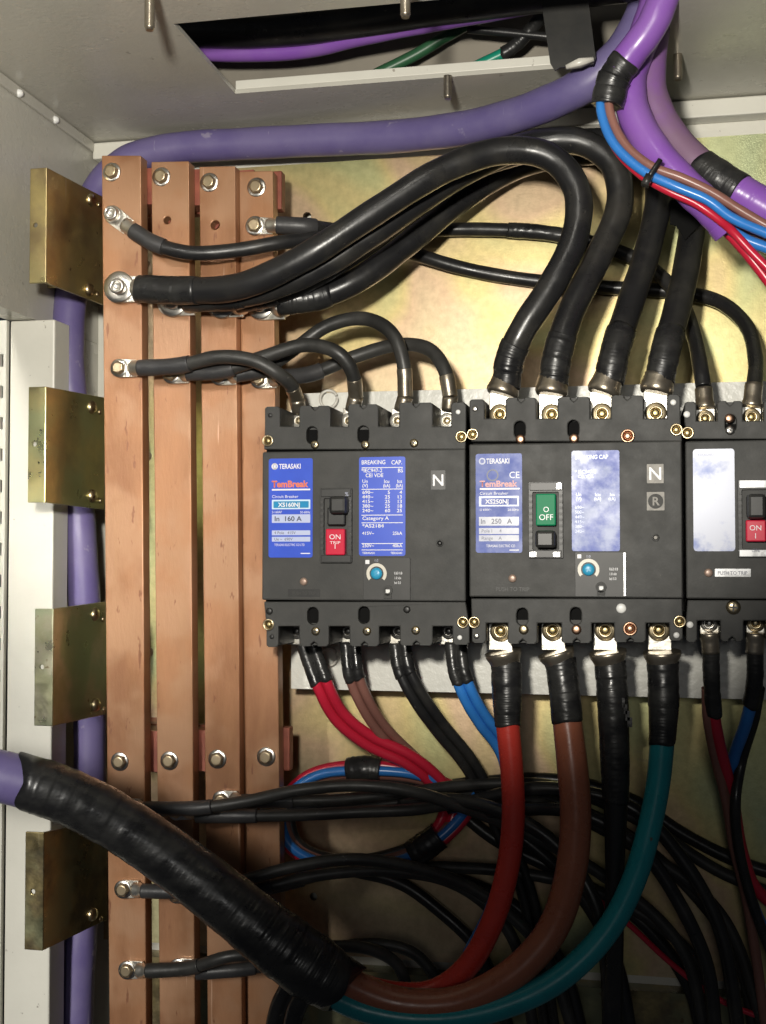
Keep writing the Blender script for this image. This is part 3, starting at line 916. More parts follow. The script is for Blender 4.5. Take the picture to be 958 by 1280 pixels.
lines(s, ys, [(3, 580.5, 5.2, 'BREAKING', 'LEFT', .88), (54, 580.3, 5.2, 'CAP.', 'RIGHT', .9), (3, 590.5, 4.6, '*IEC947-2', 'LEFT', .98), (55, 590.3, 4.6, 'BS', 'RIGHT', 1),
              (8, 596.5, 4.6, 'CEI VDE', 'LEFT', .98), (4, 603.5, 4.2, 'Un', 'LEFT', 1), (38, 603.5, 4.2, 'Icu', 'RIGHT', 1), (54, 603.5, 4.2, 'Ics', 'RIGHT', 1),
              (4, 609, 4.2, '(V)', 'LEFT', 1), (39, 609, 4.2, '(kA)', 'RIGHT', .85), (55, 609, 4.2, '(kA)', 'RIGHT', .85)], 449)
for k, (v, i1, i2) in enumerate((('690~', '5', '4'), ('440~', '25', '13'), ('415~', '25', '13'), ('380~', '25', '18'), ('240~', '60', '25'))):
    q = 617.4 + k * 5.7
    lines(s, ys, [(4, q, 4.2, v, 'LEFT', 1.15), (39, q, 4.2, i1, 'RIGHT', 1.15), (54, q, 4.2, i2, 'RIGHT', 1.15)], 449)
lines(s, ys, [(4, 650, 4.4, 'Category A', 'LEFT', 1.15), (4, 659.5, 4.4, '*AS2184', 'LEFT', 1.25), (4, 668.5, 4.0, '415V~', 'LEFT', 1), (54, 668.5, 4.0, '25kA', 'RIGHT', 1),
              (4, 684, 4.0, '250V~', 'LEFT', 1), (54, 684, 4.0, '40kA', 'RIGHT', 1), (4, 692.5, 2.6, 'TERASAKI', 'LEFT', 1), (54, 692.5, 2.6, 'TERASAKI', 'RIGHT', .9)], 449)
for q in (584, 611, 643.4, 653, 679, 687): bar_print(s, 452, q, 504, q + 0.9, ys, 'white_print')
f = toggle_frame(b1, 400, 610, 440, 704)
text('%', 436, 620, 5, YB - 0.0033, 'grey_print', f, 'RIGHT')
h = thing
tg = MB().pbox(407, 661, 431, 694, YB - 0.006, YB - 0.0001).build('toggle', 'red_knob', b1, 0.0008)
text('ON', 419, 674, 6.2, YB - 0.0062, 'white_print', tg, 'CENTER', squeeze=1.1)
text('I', 419, 686, 6.2, YB - 0.0062, 'white_print', tg, 'CENTER')
text('TRIP', 419, 680, 3.5, YB - 0.0062, 'white_print', tg, 'CENTER', squeeze=1.4)
kb = MB().pbox(409, 634, 431, 657, YB - 0.005, YB - 0.0001).build('toggle_ramp', 'plastic_dark', b1, 0.001)
MB().pbox(411, 620, 432, 642, YB - 0.013, YB - 0.0001).build('toggle_knob', 'plastic_dark', b1, 0.002)
trip_unit(b1, 454, 697, 513, 750, 471, 717)
pn = sticker(b1, 539, 588, 557, 612, YB, 'plastic_dark', 1.0, 'pole_plate'); text('N', 548, 607, 14, YB - 0.0006, 'white_print', pn, 'CENTER', bold=0.015)
put('rivet', 'pan', 'rivet', b1, 380, 727, YB, 5)
ringscrew(b1, 550, 679, YB, 4.5, 'plastic_dark', 'plastic_dark', 'test_plug')
pn = sticker(b1, 360, 736, 400, 746, YB, 'plastic_dark', 0.8, 'serial_plate'); text('PUSH TO TRIP', 380, 743.5, 4.2, YB - 0.0006, 'plastic', pn, 'CENTER', squeeze=0.8)

# ---------- breaker two (250 A, switched off)
T2 = [(587, 606, 499), (632, 671, 497), (697, 738, 496), (764, 805, 494), (834, 851, 493)]
B2 = [(590, 608, 804), (635, 672, 805), (702, 740, 804), (768, 808, 803), (837, 854, 801)]
b2, c2, _, _ = breaker('circuit_breaker', 'black four-pole breaker with glare-paled blue labels and green OFF toggle, in the middle',
                 586, 854, 553, 747, T2, B2, 523, 779, [(650, 537), (717, 536)], [(653, 771), (720, 770)])
for px, py in ((591, 543), (846, 537), (593, 778), (850, 777)): ringscrew(b2, px, py, YT, 7.5)
for px, py, m_ in ((651, 549, 'copper_bright'), (718, 548, 'copper_bright'), (655, 787, 'brass'), (721, 787, 'copper_bright')): screw(b2, px, py, YT, 6, m_, cross=False)
for px, py in ((785, 545), (788, 786)): ringscrew(b2, px, py, YT, 8.5, 'copper_bright', 'copper_bright')
put('round_sticker', 'pan', 'white_plastic', b2, 777, 760.5, YT + 0.0006, 6)
for px, py in ((594, 511), (842, 503), (596, 795), (846, 794)): put('plug', 'pan', 'white_plastic' if px > 800 else 'steel', b2, px, py, YT, 3.6)
s = sticker(b2, 595, 567, 653, 691, YB, 'blue_label_paled')
MB().prism(circ(603, 576.5, 4.2, ys, 18), ys, ys + 0.0001, [circ(603, 576.5, 2.6, ys, 10)]).build('emblem', 'grey_print', s)
text('TERASAKI', 608, 579.5, 6.2, ys, 'white_print', s, bold=0.015, squeeze=0.74)
text('CE', 650, 597.5, 8, ys, 'white_print', s, 'RIGHT', squeeze=0.95)
MB().prism(circ(616, 594, 7.5, ys, 20), ys, ys + 0.0001, [circ(616, 594, 5.8, ys, 14)]).build('emblem', 'dark_print', s)
text('TemBreak', 600, 608.5, 7.4, ys, 'pink_print', s, bold=0.03, squeeze=1.02)
bar_print(s, 600, 610, 650, 612, ys, 'white_print')
text('Circuit Breaker', 600, 618.5, 3.6, ys, 'white_print', s, squeeze=1.08)
bar_print(s, 599, 620, 649, 633, ys, 'pale_label'); bar_print(s, 602, 622.5, 647, 631, ys - 0.00015, 'blue_label_paled')
text('XS250NJ', 607, 629.6, 5.2, ys - 0.0003, 'white_print', s, bold=0.02, squeeze=1.05)
text('U 690V~', 600, 638.5, 2.8, ys, 'white_print', s); text('50-60Hz', 649, 638.5, 2.8, ys, 'white_print', s, 'RIGHT')
bar_print(s, 599, 646, 649, 657, ys, 'pale_label_grey'); text('In   250   A', 601, 654.6, 6.0, ys - 0.00015, 'dark_print', s, bold=0.02, squeeze=0.98)
for q, tx in ((660, 'Pole I     4'), (669, 'Range    A')):
    bar_print(s, 599, q, 649, q + 7.5, ys, 'pale_label_grey'); text(tx, 602, q + 5.6, 4.0, ys - 0.00015, 'dark_print', s, squeeze=1.05)
text('TERASAKI ELECTRIC CO', 608, 684, 3.2, ys, 'white_print', s, squeeze=0.72); bar_print(s, 637, 687, 649, 688.2, ys, 'white_print')
s = sticker(b2, 715, 563, 775, 689, YB, 'blue_label_glare')
lines(s, ys, [(4, 574, 5.0, 'BREAKING CAP', 'LEFT', .8), (4, 592, 4.4, '* IEC947-2', 'LEFT', .9), (8, 597.5, 4.0, 'CEI VDE', 'LEFT', .9), (5, 620, 4.0, 'Un', 'LEFT', 1), (36, 620, 4.0, 'Icu', 'RIGHT', 1), (54, 620, 4.0, 'Ics', 'RIGHT', 1),
              (5, 625.5, 4.0, '(V)', 'LEFT', 1), (37, 625.5, 4.0, '(kA)', 'RIGHT', .85), (55, 625.5, 4.0, '(kA)', 'RIGHT', .85)], 715, 'pale_label')
for k, v in enumerate(('690~', '500~', '440~', '415~', '380~', '240~')):
    text(v, 719, 636 + k * 6, 3.8, ys, 'pale_label', s)
f = toggle_frame(b2, 661, 602, 704, 698)
for p0 in (662.5, 692): bar_print(f, p0, 690, p0 + 8, 696, YB - 0.0034, 'silver', 'end_mark')
bar_print(f, 696, 604, 701.5, 611, YB - 0.0034, 'silver', 'end_mark')
tg = MB().pbox(670, 617, 695, 657, YB - 0.006, YB - 0.0001).build('toggle', 'green_knob', b2, 0.0008)
text('O', 683, 640, 6.5, YB - 0.0062, 'white_print', tg, 'CENTER')
text('OFF', 683, 650, 7, YB - 0.0062, 'white_print', tg, 'CENTER', squeeze=1.0)
MB().pbox(669, 663, 694, 685, YB - 0.013, YB - 0.0001).build('toggle_knob', 'plastic_dark', b2, 0.002)
trip_unit(b2, 719, 690, 782, 746, 736, 712)
MB().pbox(780, 691, 782.5, 745, YB - 0.0022, YB - 0.0013).build('trip_unit_edge', 'silver', b2)
pn = sticker(b2, 809, 580, 830, 604, YB, 'grey_plate', 0.8, 'pole_plate'); text('N', 819.5, 599.5, 15, YB - 0.0006, 'white_print', pn, 'CENTER', bold=0.01)
pn = sticker(b2, 809, 615, 831, 638, YB, 'grey_plate', 0.8, 'approval_plate')
MB().prism(circ(820, 626.5, 9, YB - 0.0006, 24), YB - 0.0006, YB - 0.00045).build('emblem', 'plastic', pn)
text('R', 820, 631.5, 10, YB - 0.0008, 'grey_plate', pn, 'CENTER', bold=0.02)
put('rivet', 'pan', 'rivet', b2, 641, 723, YB, 5)
ringscrew(b2, 820, 672, YB, 4.5, 'plastic_dark', 'grey_plate', 'test_plug')
text('PUSH TO TRIP', 641, 739, 5.0, YB - 0.0003, 'plastic_dark', b2, 'CENTER', squeeze=0.9)

# ---------- breaker three (cut by the right edge)
T3 = [(856, 871, 502), (897, 929, 501), (955, 990, 500), (1016, 1034, 500)]
B3 = [(858, 872, 803), (901, 930, 802), (958, 990, 801), (1018, 1034, 801)]
b3, c3, _, _ = breaker('circuit_breaker', 'black breaker with glare-whitened blue label and red ON toggle, cut by the right edge',
                 857, 1036, 550, 749, T3, B3, 526, 776, [(914, 529)], [])
ringscrew(b3, 860, 541, YT, 7.5)
screw(b3, 913, 538, YT, 5.5, 'steel'); screw(b3, 912, 523, YT, 5.5, 'copper_bright', cross=False)
put('plug', 'pan', 'white_plastic', b3, 859, 518, YT, 4); put('plug', 'pan', 'white_plastic', b3, 863, 781, YT, 4)
screw(b3, 917, 759, YT, 8.5, 'brass')
s = sticker(b3, 867, 561, 919, 689, YB, 'label_pale', 4)
lines(s, ys, [(4, 570, 3, 'TERASAKI', 'LEFT', 1)], 868, 'grey_print')
f = toggle_frame(b3, 923, 599, 966, 697, 'silver', 'silver')
text('ON', 945, 690, 4, YB - 0.0034, 'dark_print', f, 'CENTER')
tg = MB().pbox(933, 650, 958, 677, YB - 0.006, YB - 0.0001).build('toggle', 'red_knob', b3, 0.0008)
text('ON', 945, 663, 6.2, YB - 0.0062, 'white_print', tg, 'CENTER'); text('I', 945, 673, 6.2, YB - 0.0062, 'white_print', tg, 'CENTER')
MB().pbox(935, 617, 958, 648, YB - 0.012, YB - 0.0001).build('toggle_knob', 'plastic_dark', b3, 0.002)
put('rivet', 'pan', 'rivet', b3, 886, 716, YB, 5)
pn = sticker(b3, 894, 711, 939, 721, YB, 'silver', 0.8, 'serial_plate'); text('PUSH TO TRIP', 916, 718.5, 4.4, YB - 0.0006, 'dark_print', pn, 'CENTER', squeeze=0.85)

# ---------- terminals inside the slots
def terminal(root, px, py, y, r, washer='brass', head='brass_dark', dy=0):
    t = put('terminal_bolt', 'washer', washer, root, px, py, y, r)
    put('bolt_head', 'ring', washer, t, px, py, y - 0.0008, r * 0.66)
    put('socket', 'pan', head, t, px, py, y - 0.0010, r * 0.40)
for px in (374, 436, 497, 559): terminal(b1, px, 526, -0.0785, 10, 'tin', 'brass')
for px in (371, 435, 498, 561): terminal(b1, px, 789, -0.075, 10, 'steel', 'steel')
for px in (371, 435, 498, 561): MB().pbox(px - 12, 774, px + 12, 806, -0.0745, -0.0665).build('terminal_pad', 'tin', b1, 0.0004)
for px, py in ((625, 518), (690, 518), (753, 517), (820, 516)): terminal(b2, px, py, YS - 0.0032, 13)
for px, py in ((626, 789), (691, 788), (757, 788), (824, 788)): terminal(b2, px, py, YS - 0.0032, 13)
for px, py in ((882, 523), (940, 521)): terminal(b3, px, py, YS - 0.0032, 10.5)
for px, py, m_ in ((887, 779, 'steel'), (945, 779, 'brass')): terminal(b3, px, py, YS - 0.0032, 10.5, m_, m_)

# ================================================================== BUSBAR TO BREAKER CABLES
BL = 0.0089
TAPE_END = 'tape_wrap'
def big(label, pts, bar, lx, ly, px_end, palm_y):
    root = cable('power_cable', label, pts, BL, 'black', [
        ('tape_wrap', 0, 1.15, 'tape', 0.0005, 0.018), ('tape_wrap', len(pts) - 2.35, len(pts) - 1, 'tape', 0.0006, 0.035)],
        'thick black cables from busbars to the middle breaker', seg=24)
    y = BARS[bar][4]
    l = lug(root, lx, ly, y - 0.0004, 0, 17, 30, 'tin', (pts[0][0] + 6, pts[0][1], pts[0][2], BL * 0.96))
    # lug at the breaker end: palm, then flare to the barrel
    ex, ey, eyy = pts[-1]
    yp = YS
    palm = MB().pbox(px_end - 15, palm_y - 27, px_end + 15, palm_y + 9, yp - 0.0030, yp - 0.0002).build('cable_lug', 'tin', root, 0.0005)
    p0, p1 = at(px_end, palm_y - 23, yp - 0.004), at(ex, ey - 6, eyy)
    path = [p0.lerp(p1, k / 6) for k in range(7)]
    MB().tube(path, [0.0094, 0.0106, 0.0106, 0.0102, 0.0097, 0.0095, 0.0094], 20).build('barrel', 'tin_warm', palm)
    return root
A_ = [(176, 361, -.1135), (235, 363, -.119), (300, 358, -.128), (380, 322, -.132), (470, 264, -.126), (555, 212, -.117), (630, 188, -.106), (688, 196, -.102), (721, 236, -.102), (720, 292, -.102), (690, 356, -.105), (655, 410, -.106), (638, 448, -.103), (633, 481, -.100)]
B_ = [(236, 372, -.1045), (292, 370, -.110), (345, 357, -.114), (410, 328, -.112), (480, 282, -.104), (570, 221, -.088), (650, 184, -.075), (722, 176, -.072), (766, 204, -.072), (775, 255, -.074), (748, 322, -.082), (714, 390, -.095), (697, 444, -.101), (692, 479, -.100)]
Cc = [(296, 374, -.0955), (335, 367, -.097), (380, 350, -.094), (440, 315, -.088), (520, 256, -.074), (600, 206, -.056), (700, 180, -.044), (786, 182, -.042), (822, 228, -.045), (812, 305, -.060), (788, 380, -.083), (769, 440, -.100), (762, 476, -.100)]
D_ = [(350, 377, -.0865), (400, 370, -.080), (452, 347, -.074), (510, 304, -.058), (580, 247, -.040), (650, 207, -.024), (740, 190, -.0145), (826, 200, -.0145), (864, 250, -.022), (861, 318, -.045), (847, 385, -.078), (832, 440, -.100), (825, 474, -.100)]
big('thick black cable with bright cap bolt lug on the first busbar, frontmost of the arch', A_, 0, 150, 361, 627, 517)
big('thick black cable to the second terminal of the OFF breaker, second of the arch', B_, 1, 213, 378, 689, 517)
big('thick black cable to the third terminal of the OFF breaker', Cc, 2, 274, 380, 753, 516)
big('thick black cable sweeping along the bottom of the arch to the fourth OFF breaker terminal', D_, 3, 326, 383, 820, 515)
capbolt(bars[0], 149, 359, BARS[0][4] - 0.0034, 10, 2.1)
capbolt(bars[1], 217, 378, BARS[1][4] - 0.0034, 9.5, 2.0)
capbolt(bars[2], 278, 380, BARS[2][4] - 0.0034, 9.5, 2.0)
capbolt(bars[3], 326, 382, BARS[3][4] - 0.0034, 9, 2.0)

def small_end(root, px, py_palm, ex, ey, y, up=True, r=0.0056, m='tin_warm', w=12):
    s_ = -1 if up else 1
    q0, q1 = sorted((py_palm - s_ * 9, py_palm + s_ * 14))
    palm = MB().pbox(px - w, q0, px + w, q1, YS - 0.003, YS - 0.0002).build('cable_lug', 'tin', root, 0.0004)
    p0, p1 = at(px, py_palm + s_ * 11, YS - 0.003), at(ex, ey, y)
    path = [p0.lerp(p1, k / 8) for k in range(9)]
    MB().tube(path, [r * 1.12 if k < 3 else r for k in range(9)], 16).build('barrel', m, palm)
ML = 0.0050
M1 = [(166, 288, -.1085), (195, 305, -.109), (238, 316, -.1075), (300, 312, -.100), (352, 303, -.091), (430, 297, -.064), (505, 313, -.026), (570, 333, -.012), (640, 347, -.0085), (740, 358, -.0075), (835, 364, -.0075), (895, 375, -.014), (932, 405, -.036), (945, 450, -.070), (943, 486, -.097)]
r_ = cable('branch_cable', 'thin black cable dipping across the busbars from the upper left cap bolt', M1, ML, 'black', [
    ('heat_shrink', 0, 1.2, 'heatshrink', 0.0007, 0.01)], 'thinner black cables to the right-hand breaker')
lug(r_, 143, 270, BARS[0][4] - 0.0004, 38, 11.5, 22, 'tin', (172, 291, -.108, ML * 0.95))
small_end(r_, 940, 521, 943, 480, -.097)
capbolt(bars[0], 141, 268, BARS[0][4] - 0.0034, 9.5, 1.25)
M2 = [(346, 281, -.0805), (386, 283, -.076), (430, 289, -.050), (480, 291, -.026), (550, 287, -.012), (620, 287, -.011), (690, 292, -.0115), (760, 309, -.012), (812, 333, -.016), (848, 370, -.028), (868, 420, -.062), (877, 465, -.093), (880, 484, -.097)]
r_ = cable('branch_cable', 'thin black cable from the fourth busbar running behind the arch to the right breaker', M2, ML, 'black', [
    ('heat_shrink', 0, 1.1, 'heatshrink', 0.0010, 0.01), ('tape_wrap', 5.3, 6.2, 'tape', 0.0004, 0.03)], 'thinner black cables to the right-hand breaker')
lug(r_, 322, 282, BARS[3][4] - 0.0004, 0, 11, 18, 'tin', (350, 281, -.080, ML * 0.95))
small_end(r_, 882, 523, 880, 486, -.097)
hexbolt(bars[3], 319, 282, BARS[3][4] - 0.0032, 9.5)

S = [([(174, 460, -.1080), (225, 457, -.110), (275, 446, -.112), (318, 451, -.110), (346, 466, -.106), (363, 480, -.096), (371, 498, -.086)], 0, 150, 460, 374, 'thin black cable from the first busbar to the ON breaker, front of the four'),
     ([(234, 466, -.0990), (280, 463, -.098), (330, 446, -.097), (385, 431, -.096), (424, 442, -.098), (441, 466, -.092), (445, 496, -.082)], 1, 215, 468, 440, 'thin black cable curving to the second terminal of the ON breaker'),
     ([(294, 468, -.0900), (330, 461, -.082), (370, 435, -.074), (410, 407, -.072), (455, 398, -.074), (489, 415, -.082), (504, 450, -.084), (507, 496, -.081)], 2, 275, 470, 501, 'thin black cable with the highest hump, third to the ON breaker'),
     ([(346, 472, -.0805), (390, 467, -.066), (440, 447, -.058), (497, 431, -.060), (536, 436, -.070), (556, 462, -.080), (563, 496, -.081)], 3, 325, 474, 561, 'thin black cable to the fourth terminal of the ON breaker')]
for pts, bar, lx, ly, tx, lab in S:
    n = len(pts)
    r_ = cable('branch_cable', lab, pts, 0.0048, 'black_dusty', [('heat_shrink', 0, 1.25, 'heatshrink', 0.0009, 0.01), ('barrel', n - 1.75, n - 1, 'tin_warm', 0.0004, 0.0)], 'thin black cables to the ON breaker by the busbars', cut=(0, n - 1.6))
    lug(r_, lx, ly, BARS[bar][4] - 0.0004, 0, 11.5, 20, 'tin', (pts[0][0] + 5, pts[0][1], pts[0][2], 0.0052))
    palm = MB().pbox(tx - 11, 510, tx + 11, 537, -0.0780, -0.0665).build('cable_lug', 'tin', r_, 0.0004)
    ex, ey, ez = pts[-1]
    p0, p1 = at(ex, ey, ez), at(tx, 514, -0.0800)
    MB().tube([p0.lerp(p1, k / 4) for k in range(5)], [0.0053, 0.0053, 0.0052, 0.0051, 0.0048], 14).build('barrel_neck', 'tin_warm', palm)
    hexbolt(bars[bar], lx - 1, ly, BARS[bar][4] - 0.0032, 9)

# ================================================================== LOWER CABLES FROM THE BUSBARS
DG = 'black cables leaving the lower busbars'
def lower(label, pts, bar, lx, ly, r=0.0041, m='black_dusty', hs_='heatshrink'):
    r_ = cable('branch_cable', label, pts, r, m, [('heat_shrink', 0, 1.2, hs_, 0.0008, 0.01)], DG)
    y = BARS[bar][4]
    lug(r_, lx, ly, y - 0.0004, 0, 11.5, 18, 'tin', (pts[0][0] + 5, pts[0][1], pts[0][2], r * 0.95))
    hexbolt(bars[bar], lx - 1, ly, y - 0.0032, 9)
lower('upper dusty black cable arching right from under the taped bundle', [(182, 1011, -.1085), (250, 1010, -.112), (312, 1001, -.108), (372, 988, -.100), (440, 982, -.092), (508, 988, -.084), (570, 1006, -.070), (640, 1034, -.055), (740, 1085, -.045), (850, 1180, -.04), (885, 1300, -.04)], 0, 157, 1010)
lower('black cable running level along the bottom of the upper trio', [(246, 1020, -.0995), (305, 1020, -.100), (372, 1019, -.092), (450, 1015, -.084), (520, 1012, -.074), (590, 1001, -.054), (660, 1000, -.042), (760, 1040, -.034), (900, 1140, -.03), (960, 1300, -.03)], 1, 222, 1014)
lower('black cable in the middle of the trio, from the third busbar', [(302, 1002, -.0905), (350, 1001, -.086), (420, 1000, -.076), (500, 992, -.062), (600, 980, -.040), (700, 984, -.030), (800, 1026, -.026), (900, 1090, -.022), (1000, 1130, -.022)], 2, 278, 1000)
lower('black cable from the fourth busbar, rearmost of the lower trio', [(358, 1006, -.0810), (420, 1008, -.064), (520, 1001, -.046), (620, 990, -.024), (720, 1010, -.016), (820, 1070, -.014), (920, 1190, -.014), (945, 1300, -.014)], 3, 335, 1004)
lower('grey sleeved cable diving under the taped bundle from the first busbar', [(178, 1114, -.1085), (240, 1114, -.108), (305, 1100, -.102), (370, 1083, -.094), (440, 1074, -.084), (520, 1085, -.070), (600, 1116, -.056), (680, 1190, -.05), (720, 1300, -.05)], 0, 155, 1112)
lower('black cable emerging under the bundle, second of the lower arc', [(246, 1122, -.0995), (320, 1112, -.094), (400, 1094, -.080), (490, 1089, -.064), (575, 1108, -.050), (640, 1170, -.045), (670, 1300, -.045)], 1, 222, 1118)
lower('black cable in the shade, third of the lower arc', [(302, 1118, -.0905), (360, 1104, -.080), (440, 1086, -.060), (530, 1084, -.044), (640, 1090, -.030), (760, 1120, -.024), (870, 1200, -.02), (900, 1300, -.02)], 2, 280, 1120)
lower('grey sleeved cable from the lowest bolt of the first busbar', [(184, 1214, -.1085), (238, 1210, -.109), (285, 1196, -.112), (330, 1192, -.104), (400, 1184, -.080), (460, 1186, -.066), (500, 1210, -.058), (515, 1300, -.058)], 0, 160, 1213, hs_='black_dusty')
lower('black cable from the lowest bolt of the second busbar', [(246, 1216, -.0995), (300, 1212, -.096), (380, 1200, -.076), (450, 1180, -.054), (515, 1190, -.046), (548, 1230, -.042), (560, 1300, -.042)], 1, 224, 1210)

# loose black cables crowding the dark lower right
for k, (pts, r, lab) in enumerate((
    ([(540, 994, -.018), (590, 1008, -.020), (650, 1045, -.022), (720, 1110, -.02), (770, 1200, -.02), (790, 1300, -.02)], .0046, 'black cable behind the red cable, falling to the lower right'),
    ([(520, 990, -.010), (580, 980, -.010), (700, 975, -.010), (790, 1000, -.010), (850, 1040, -.010), (930, 1080, -.010), (1000, 1100, -.010)], .0046, 'black cable hugging the plate behind the brown and teal cables'),
    ([(560, 1002, -.010), (620, 1050, -.012), (700, 1090, -.012), (800, 1150, -.012), (860, 1230, -.012), (880, 1300, -.012)], .0046, 'black cable low behind the teal cable'),
    ([(490, 1088, -.010), (560, 1095, -.010), (640, 1130, -.010), (700, 1200, -.010), (730, 1300, -.010)], .0046, 'black cable behind the bend of the red cable'),
    ([(560, 1010, -.048), (680, 985, -.056), (790, 1010, -.060), (850, 1070, -.060), (900, 1160, -.060), (925, 1300, -.060)], .0046, 'black cable right of the teal cable'),
    ([(600, 1015, -.060), (720, 1015, -.075), (800, 1060, -.075), (850, 1130, -.075), (885, 1210, -.075), (895, 1300, -.075)], .0045, 'thin black cable hanging right of the teal cable'),
    ([(440, 1088, -.012), (500, 1104, -.012), (545, 1135, -.012), (600, 1190, -.012), (640, 1300, -.012)], .0046, 'short black cable in the darkest lower corner'),
    ([(500, 1005, -.062), (570, 1000, -.068), (640, 1020, -.075), (700, 1060, -.080), (745, 1130, -.085), (760, 1220, -.085), (762, 1300, -.085)], .0046, 'black cable between the brown and teal cables'))):
    cable('loose_cable', lab, pts, r, 'black', group='black cables in the lower tangle')
for pts, m_, lab in (([(700, 1090, -.04), (780, 1150, -.035), (840, 1205, -.03), (900, 1250, -.03), (960, 1275, -.03)], 'red_thin', 'dim crimson wire in the lower right corner'),):
    cable('loose_wire', lab, pts, .0020, m_, cat='wire')

# ================================================================== OUTPUT CABLES OF THE MIDDLE BREAKER
def outlet(label, pts, r, m, tx, tape_u, rs=None, wob=0.02):
    r_ = cable('power_cable', label, pts, r, m, [('tape_wrap', 0, tape_u, 'tape', 0.0006, wob)], 'taped coloured cables under the middle breaker', seg=24, rs=rs)
    palm = MB().pbox(tx - 15, 779, tx + 15, 813, YS - 0.003, YS - 0.0002).build('cable_lug', 'tin', r_, 0.0005)
    ex, ey, ez = pts[0]
    p0, p1 = at(tx + 3, 814, YS - 0.006), at(ex, ey + 4, ez)
    path = [p0.lerp(p1, k / 6) for k in range(7)]
    MB().tube(path, [0.0118, 0.0118, 0.0114, 0.0106, 0.0098, 0.0094, 0.0092], 20).build('barrel', 'tin_warm', palm)
outlet('red power cable from the first lower terminal of the OFF breaker', [(633, 830, -.102), (634, 868, -.104), (635, 905, -.105), (640, 960, -.106), (642, 1020, -.106), (636, 1080, -.106), (617, 1150, -.105), (583, 1210, -.104), (540, 1240, -.106), (480, 1240, -.114), (430, 1222, -.125), (385, 1195, -.135)], .0074, 'red', 626, 1.95, rs=[.0092, .0088, .0076] + [.0074] * 9)
outlet('brown power cable from the second lower terminal, widest of the four', [(701, 828, -.102), (706, 865, -.104), (709, 898, -.105), (716, 960, -.108), (720, 1020, -.110), (714, 1090, -.112), (692, 1160, -.115), (645, 1215, -.120), (575, 1252, -.124), (500, 1254, -.128), (440, 1232, -.132), (390, 1200, -.138)], .0098, 'brown', 692, 1.95, rs=[.0092, .0092, .0092] + [.0098] * 9)
outlet('black power cable hanging straight from the third lower terminal', [(763, 830, -.102), (766, 870, -.104), (768, 920, -.104), (770, 1000, -.102), (769, 1080, -.098), (768, 1180, -.09), (766, 1300, -.08)], .0082, 'black', 757, 3.0, rs=[.0092, .0092, .0088, .0076, .0060, .0060, .0060], wob=0.03)
outlet('teal power cable from the fourth lower terminal, sweeping to the bundle', [(829, 830, -.102), (830, 880, -.104), (828, 927, -.105), (823, 980, -.106), (811, 1040, -.108), (791, 1105, -.110), (755, 1170, -.114), (690, 1230, -.120), (600, 1266, -.126), (520, 1273, -.130), (450, 1260, -.134), (400, 1236, -.138)], .0074, 'teal', 825, 1.97, rs=[.0092, .0088, .0076] + [.0074, .0074, .0075, .0077, .008, .008, .008, .008, .008])
# torn end of tape on the black cable
p = at(786, 905, -.112)
mbt = MB()
for k in range(4):
    mbt.box((p.x - 0.004 + 0.0011 * k, p.y, p.z + 0.010 - 0.004 * k), (p.x - 0.0022 + 0.0015 * k, p.y + 0.0006, p.z + 0.016 - 0.004 * k))
mbt.build('torn_tape', 'tape', [o for o in COL.objects if o.get('label', '').startswith('black power cable hanging')][0])

# thick purple cable with its black tape, coming in from the left
bp = [(-120, 945, -.205), (-40, 962, -.198), (20, 975, -.190), (75, 992, -.182), (140, 1024, -.172), (215, 1074, -.164), (290, 1132, -.160), (345, 1176, -.156), (385, 1206, -.152), (418, 1228, -.148)]
root = cable('purple_main_cable', 'thick purple cable wrapped in shiny black tape, crossing the busbars lower left', bp, .0165, 'purple_dull', [
    ('tape_wrap', 2.45, 9, 'tape', 0.0012, 0.014)], seg=36, rs=[.0158, .0158, .0158, .0158, .0158, .0162, .0170, .0182, .0190, .0165])

for pts, lab in (([(395, 1214, -.146), (382, 1240, -.150), (368, 1270, -.150), (362, 1330, -.148)], 'black cable hanging straight down from the end of the taped bundle, right one'),
                 ([(380, 1204, -.142), (362, 1232, -.136), (346, 1268, -.132), (338, 1330, -.130)], 'black cable hanging straight down from the end of the taped bundle, left one')):
    cable('loose_cable', lab, pts, .0058, 'black', group='black cables below the taped bundle')

# ================================================================== WIRES UNDER THE FIRST BREAKER
def pair(kind, labels, pts, r, m, tape_u, grp, dx=0.95):
    for k, lab in enumerate(labels):
        o = (k - 0.5) * 2 * dx * r
        q = []
        for i, (px, py, y) in enumerate(pts):
            a, b = pts[max(i - 1, 0)], pts[min(i + 1, len(pts) - 1)]
            L = math.hypot(b[0] - a[0], b[1] - a[1])
            nx, ny = -(b[1] - a[1]) / L, (b[0] - a[0]) / L
            s_ = o / mm(1, y)
            q.append((px - nx * s_, py - ny * s_, y))
        cable(kind, lab, q, r, m, [('tape_wrap', 0, tape_u, 'tape', 0.0006, 0.03)], grp, 'wire', 14)
WG = 'paired wires under the ON breaker'
pair('red_wire', ('outer red wire curving right under the first breaker, left of its twin', 'inner red wire under the first breaker, right of its twin'),
     [(385, 806, -.078), (394, 832, -.080), (404, 858, -.080), (424, 895, -.066), (462, 926, -.052), (512, 950, -.042), (546, 978, -.034), (562, 1003, -.032), (556, 1030, -.036), (538, 1054, -.042)], .0037, 'red_thin', 1.7, WG)
pair('brown_wire', ('left brown wire of the pair under the first breaker', 'right brown wire of the pair under the first breaker'),
     [(438, 806, -.078), (442, 842, -.080), (455, 876, -.070), (478, 912, -.052), (512, 946, -.030), (548, 980, -.020), (566, 1010, -.022), (556, 1036, -.030), (536, 1056, -.040)], .0033, 'brown_thin', 1.1, WG)
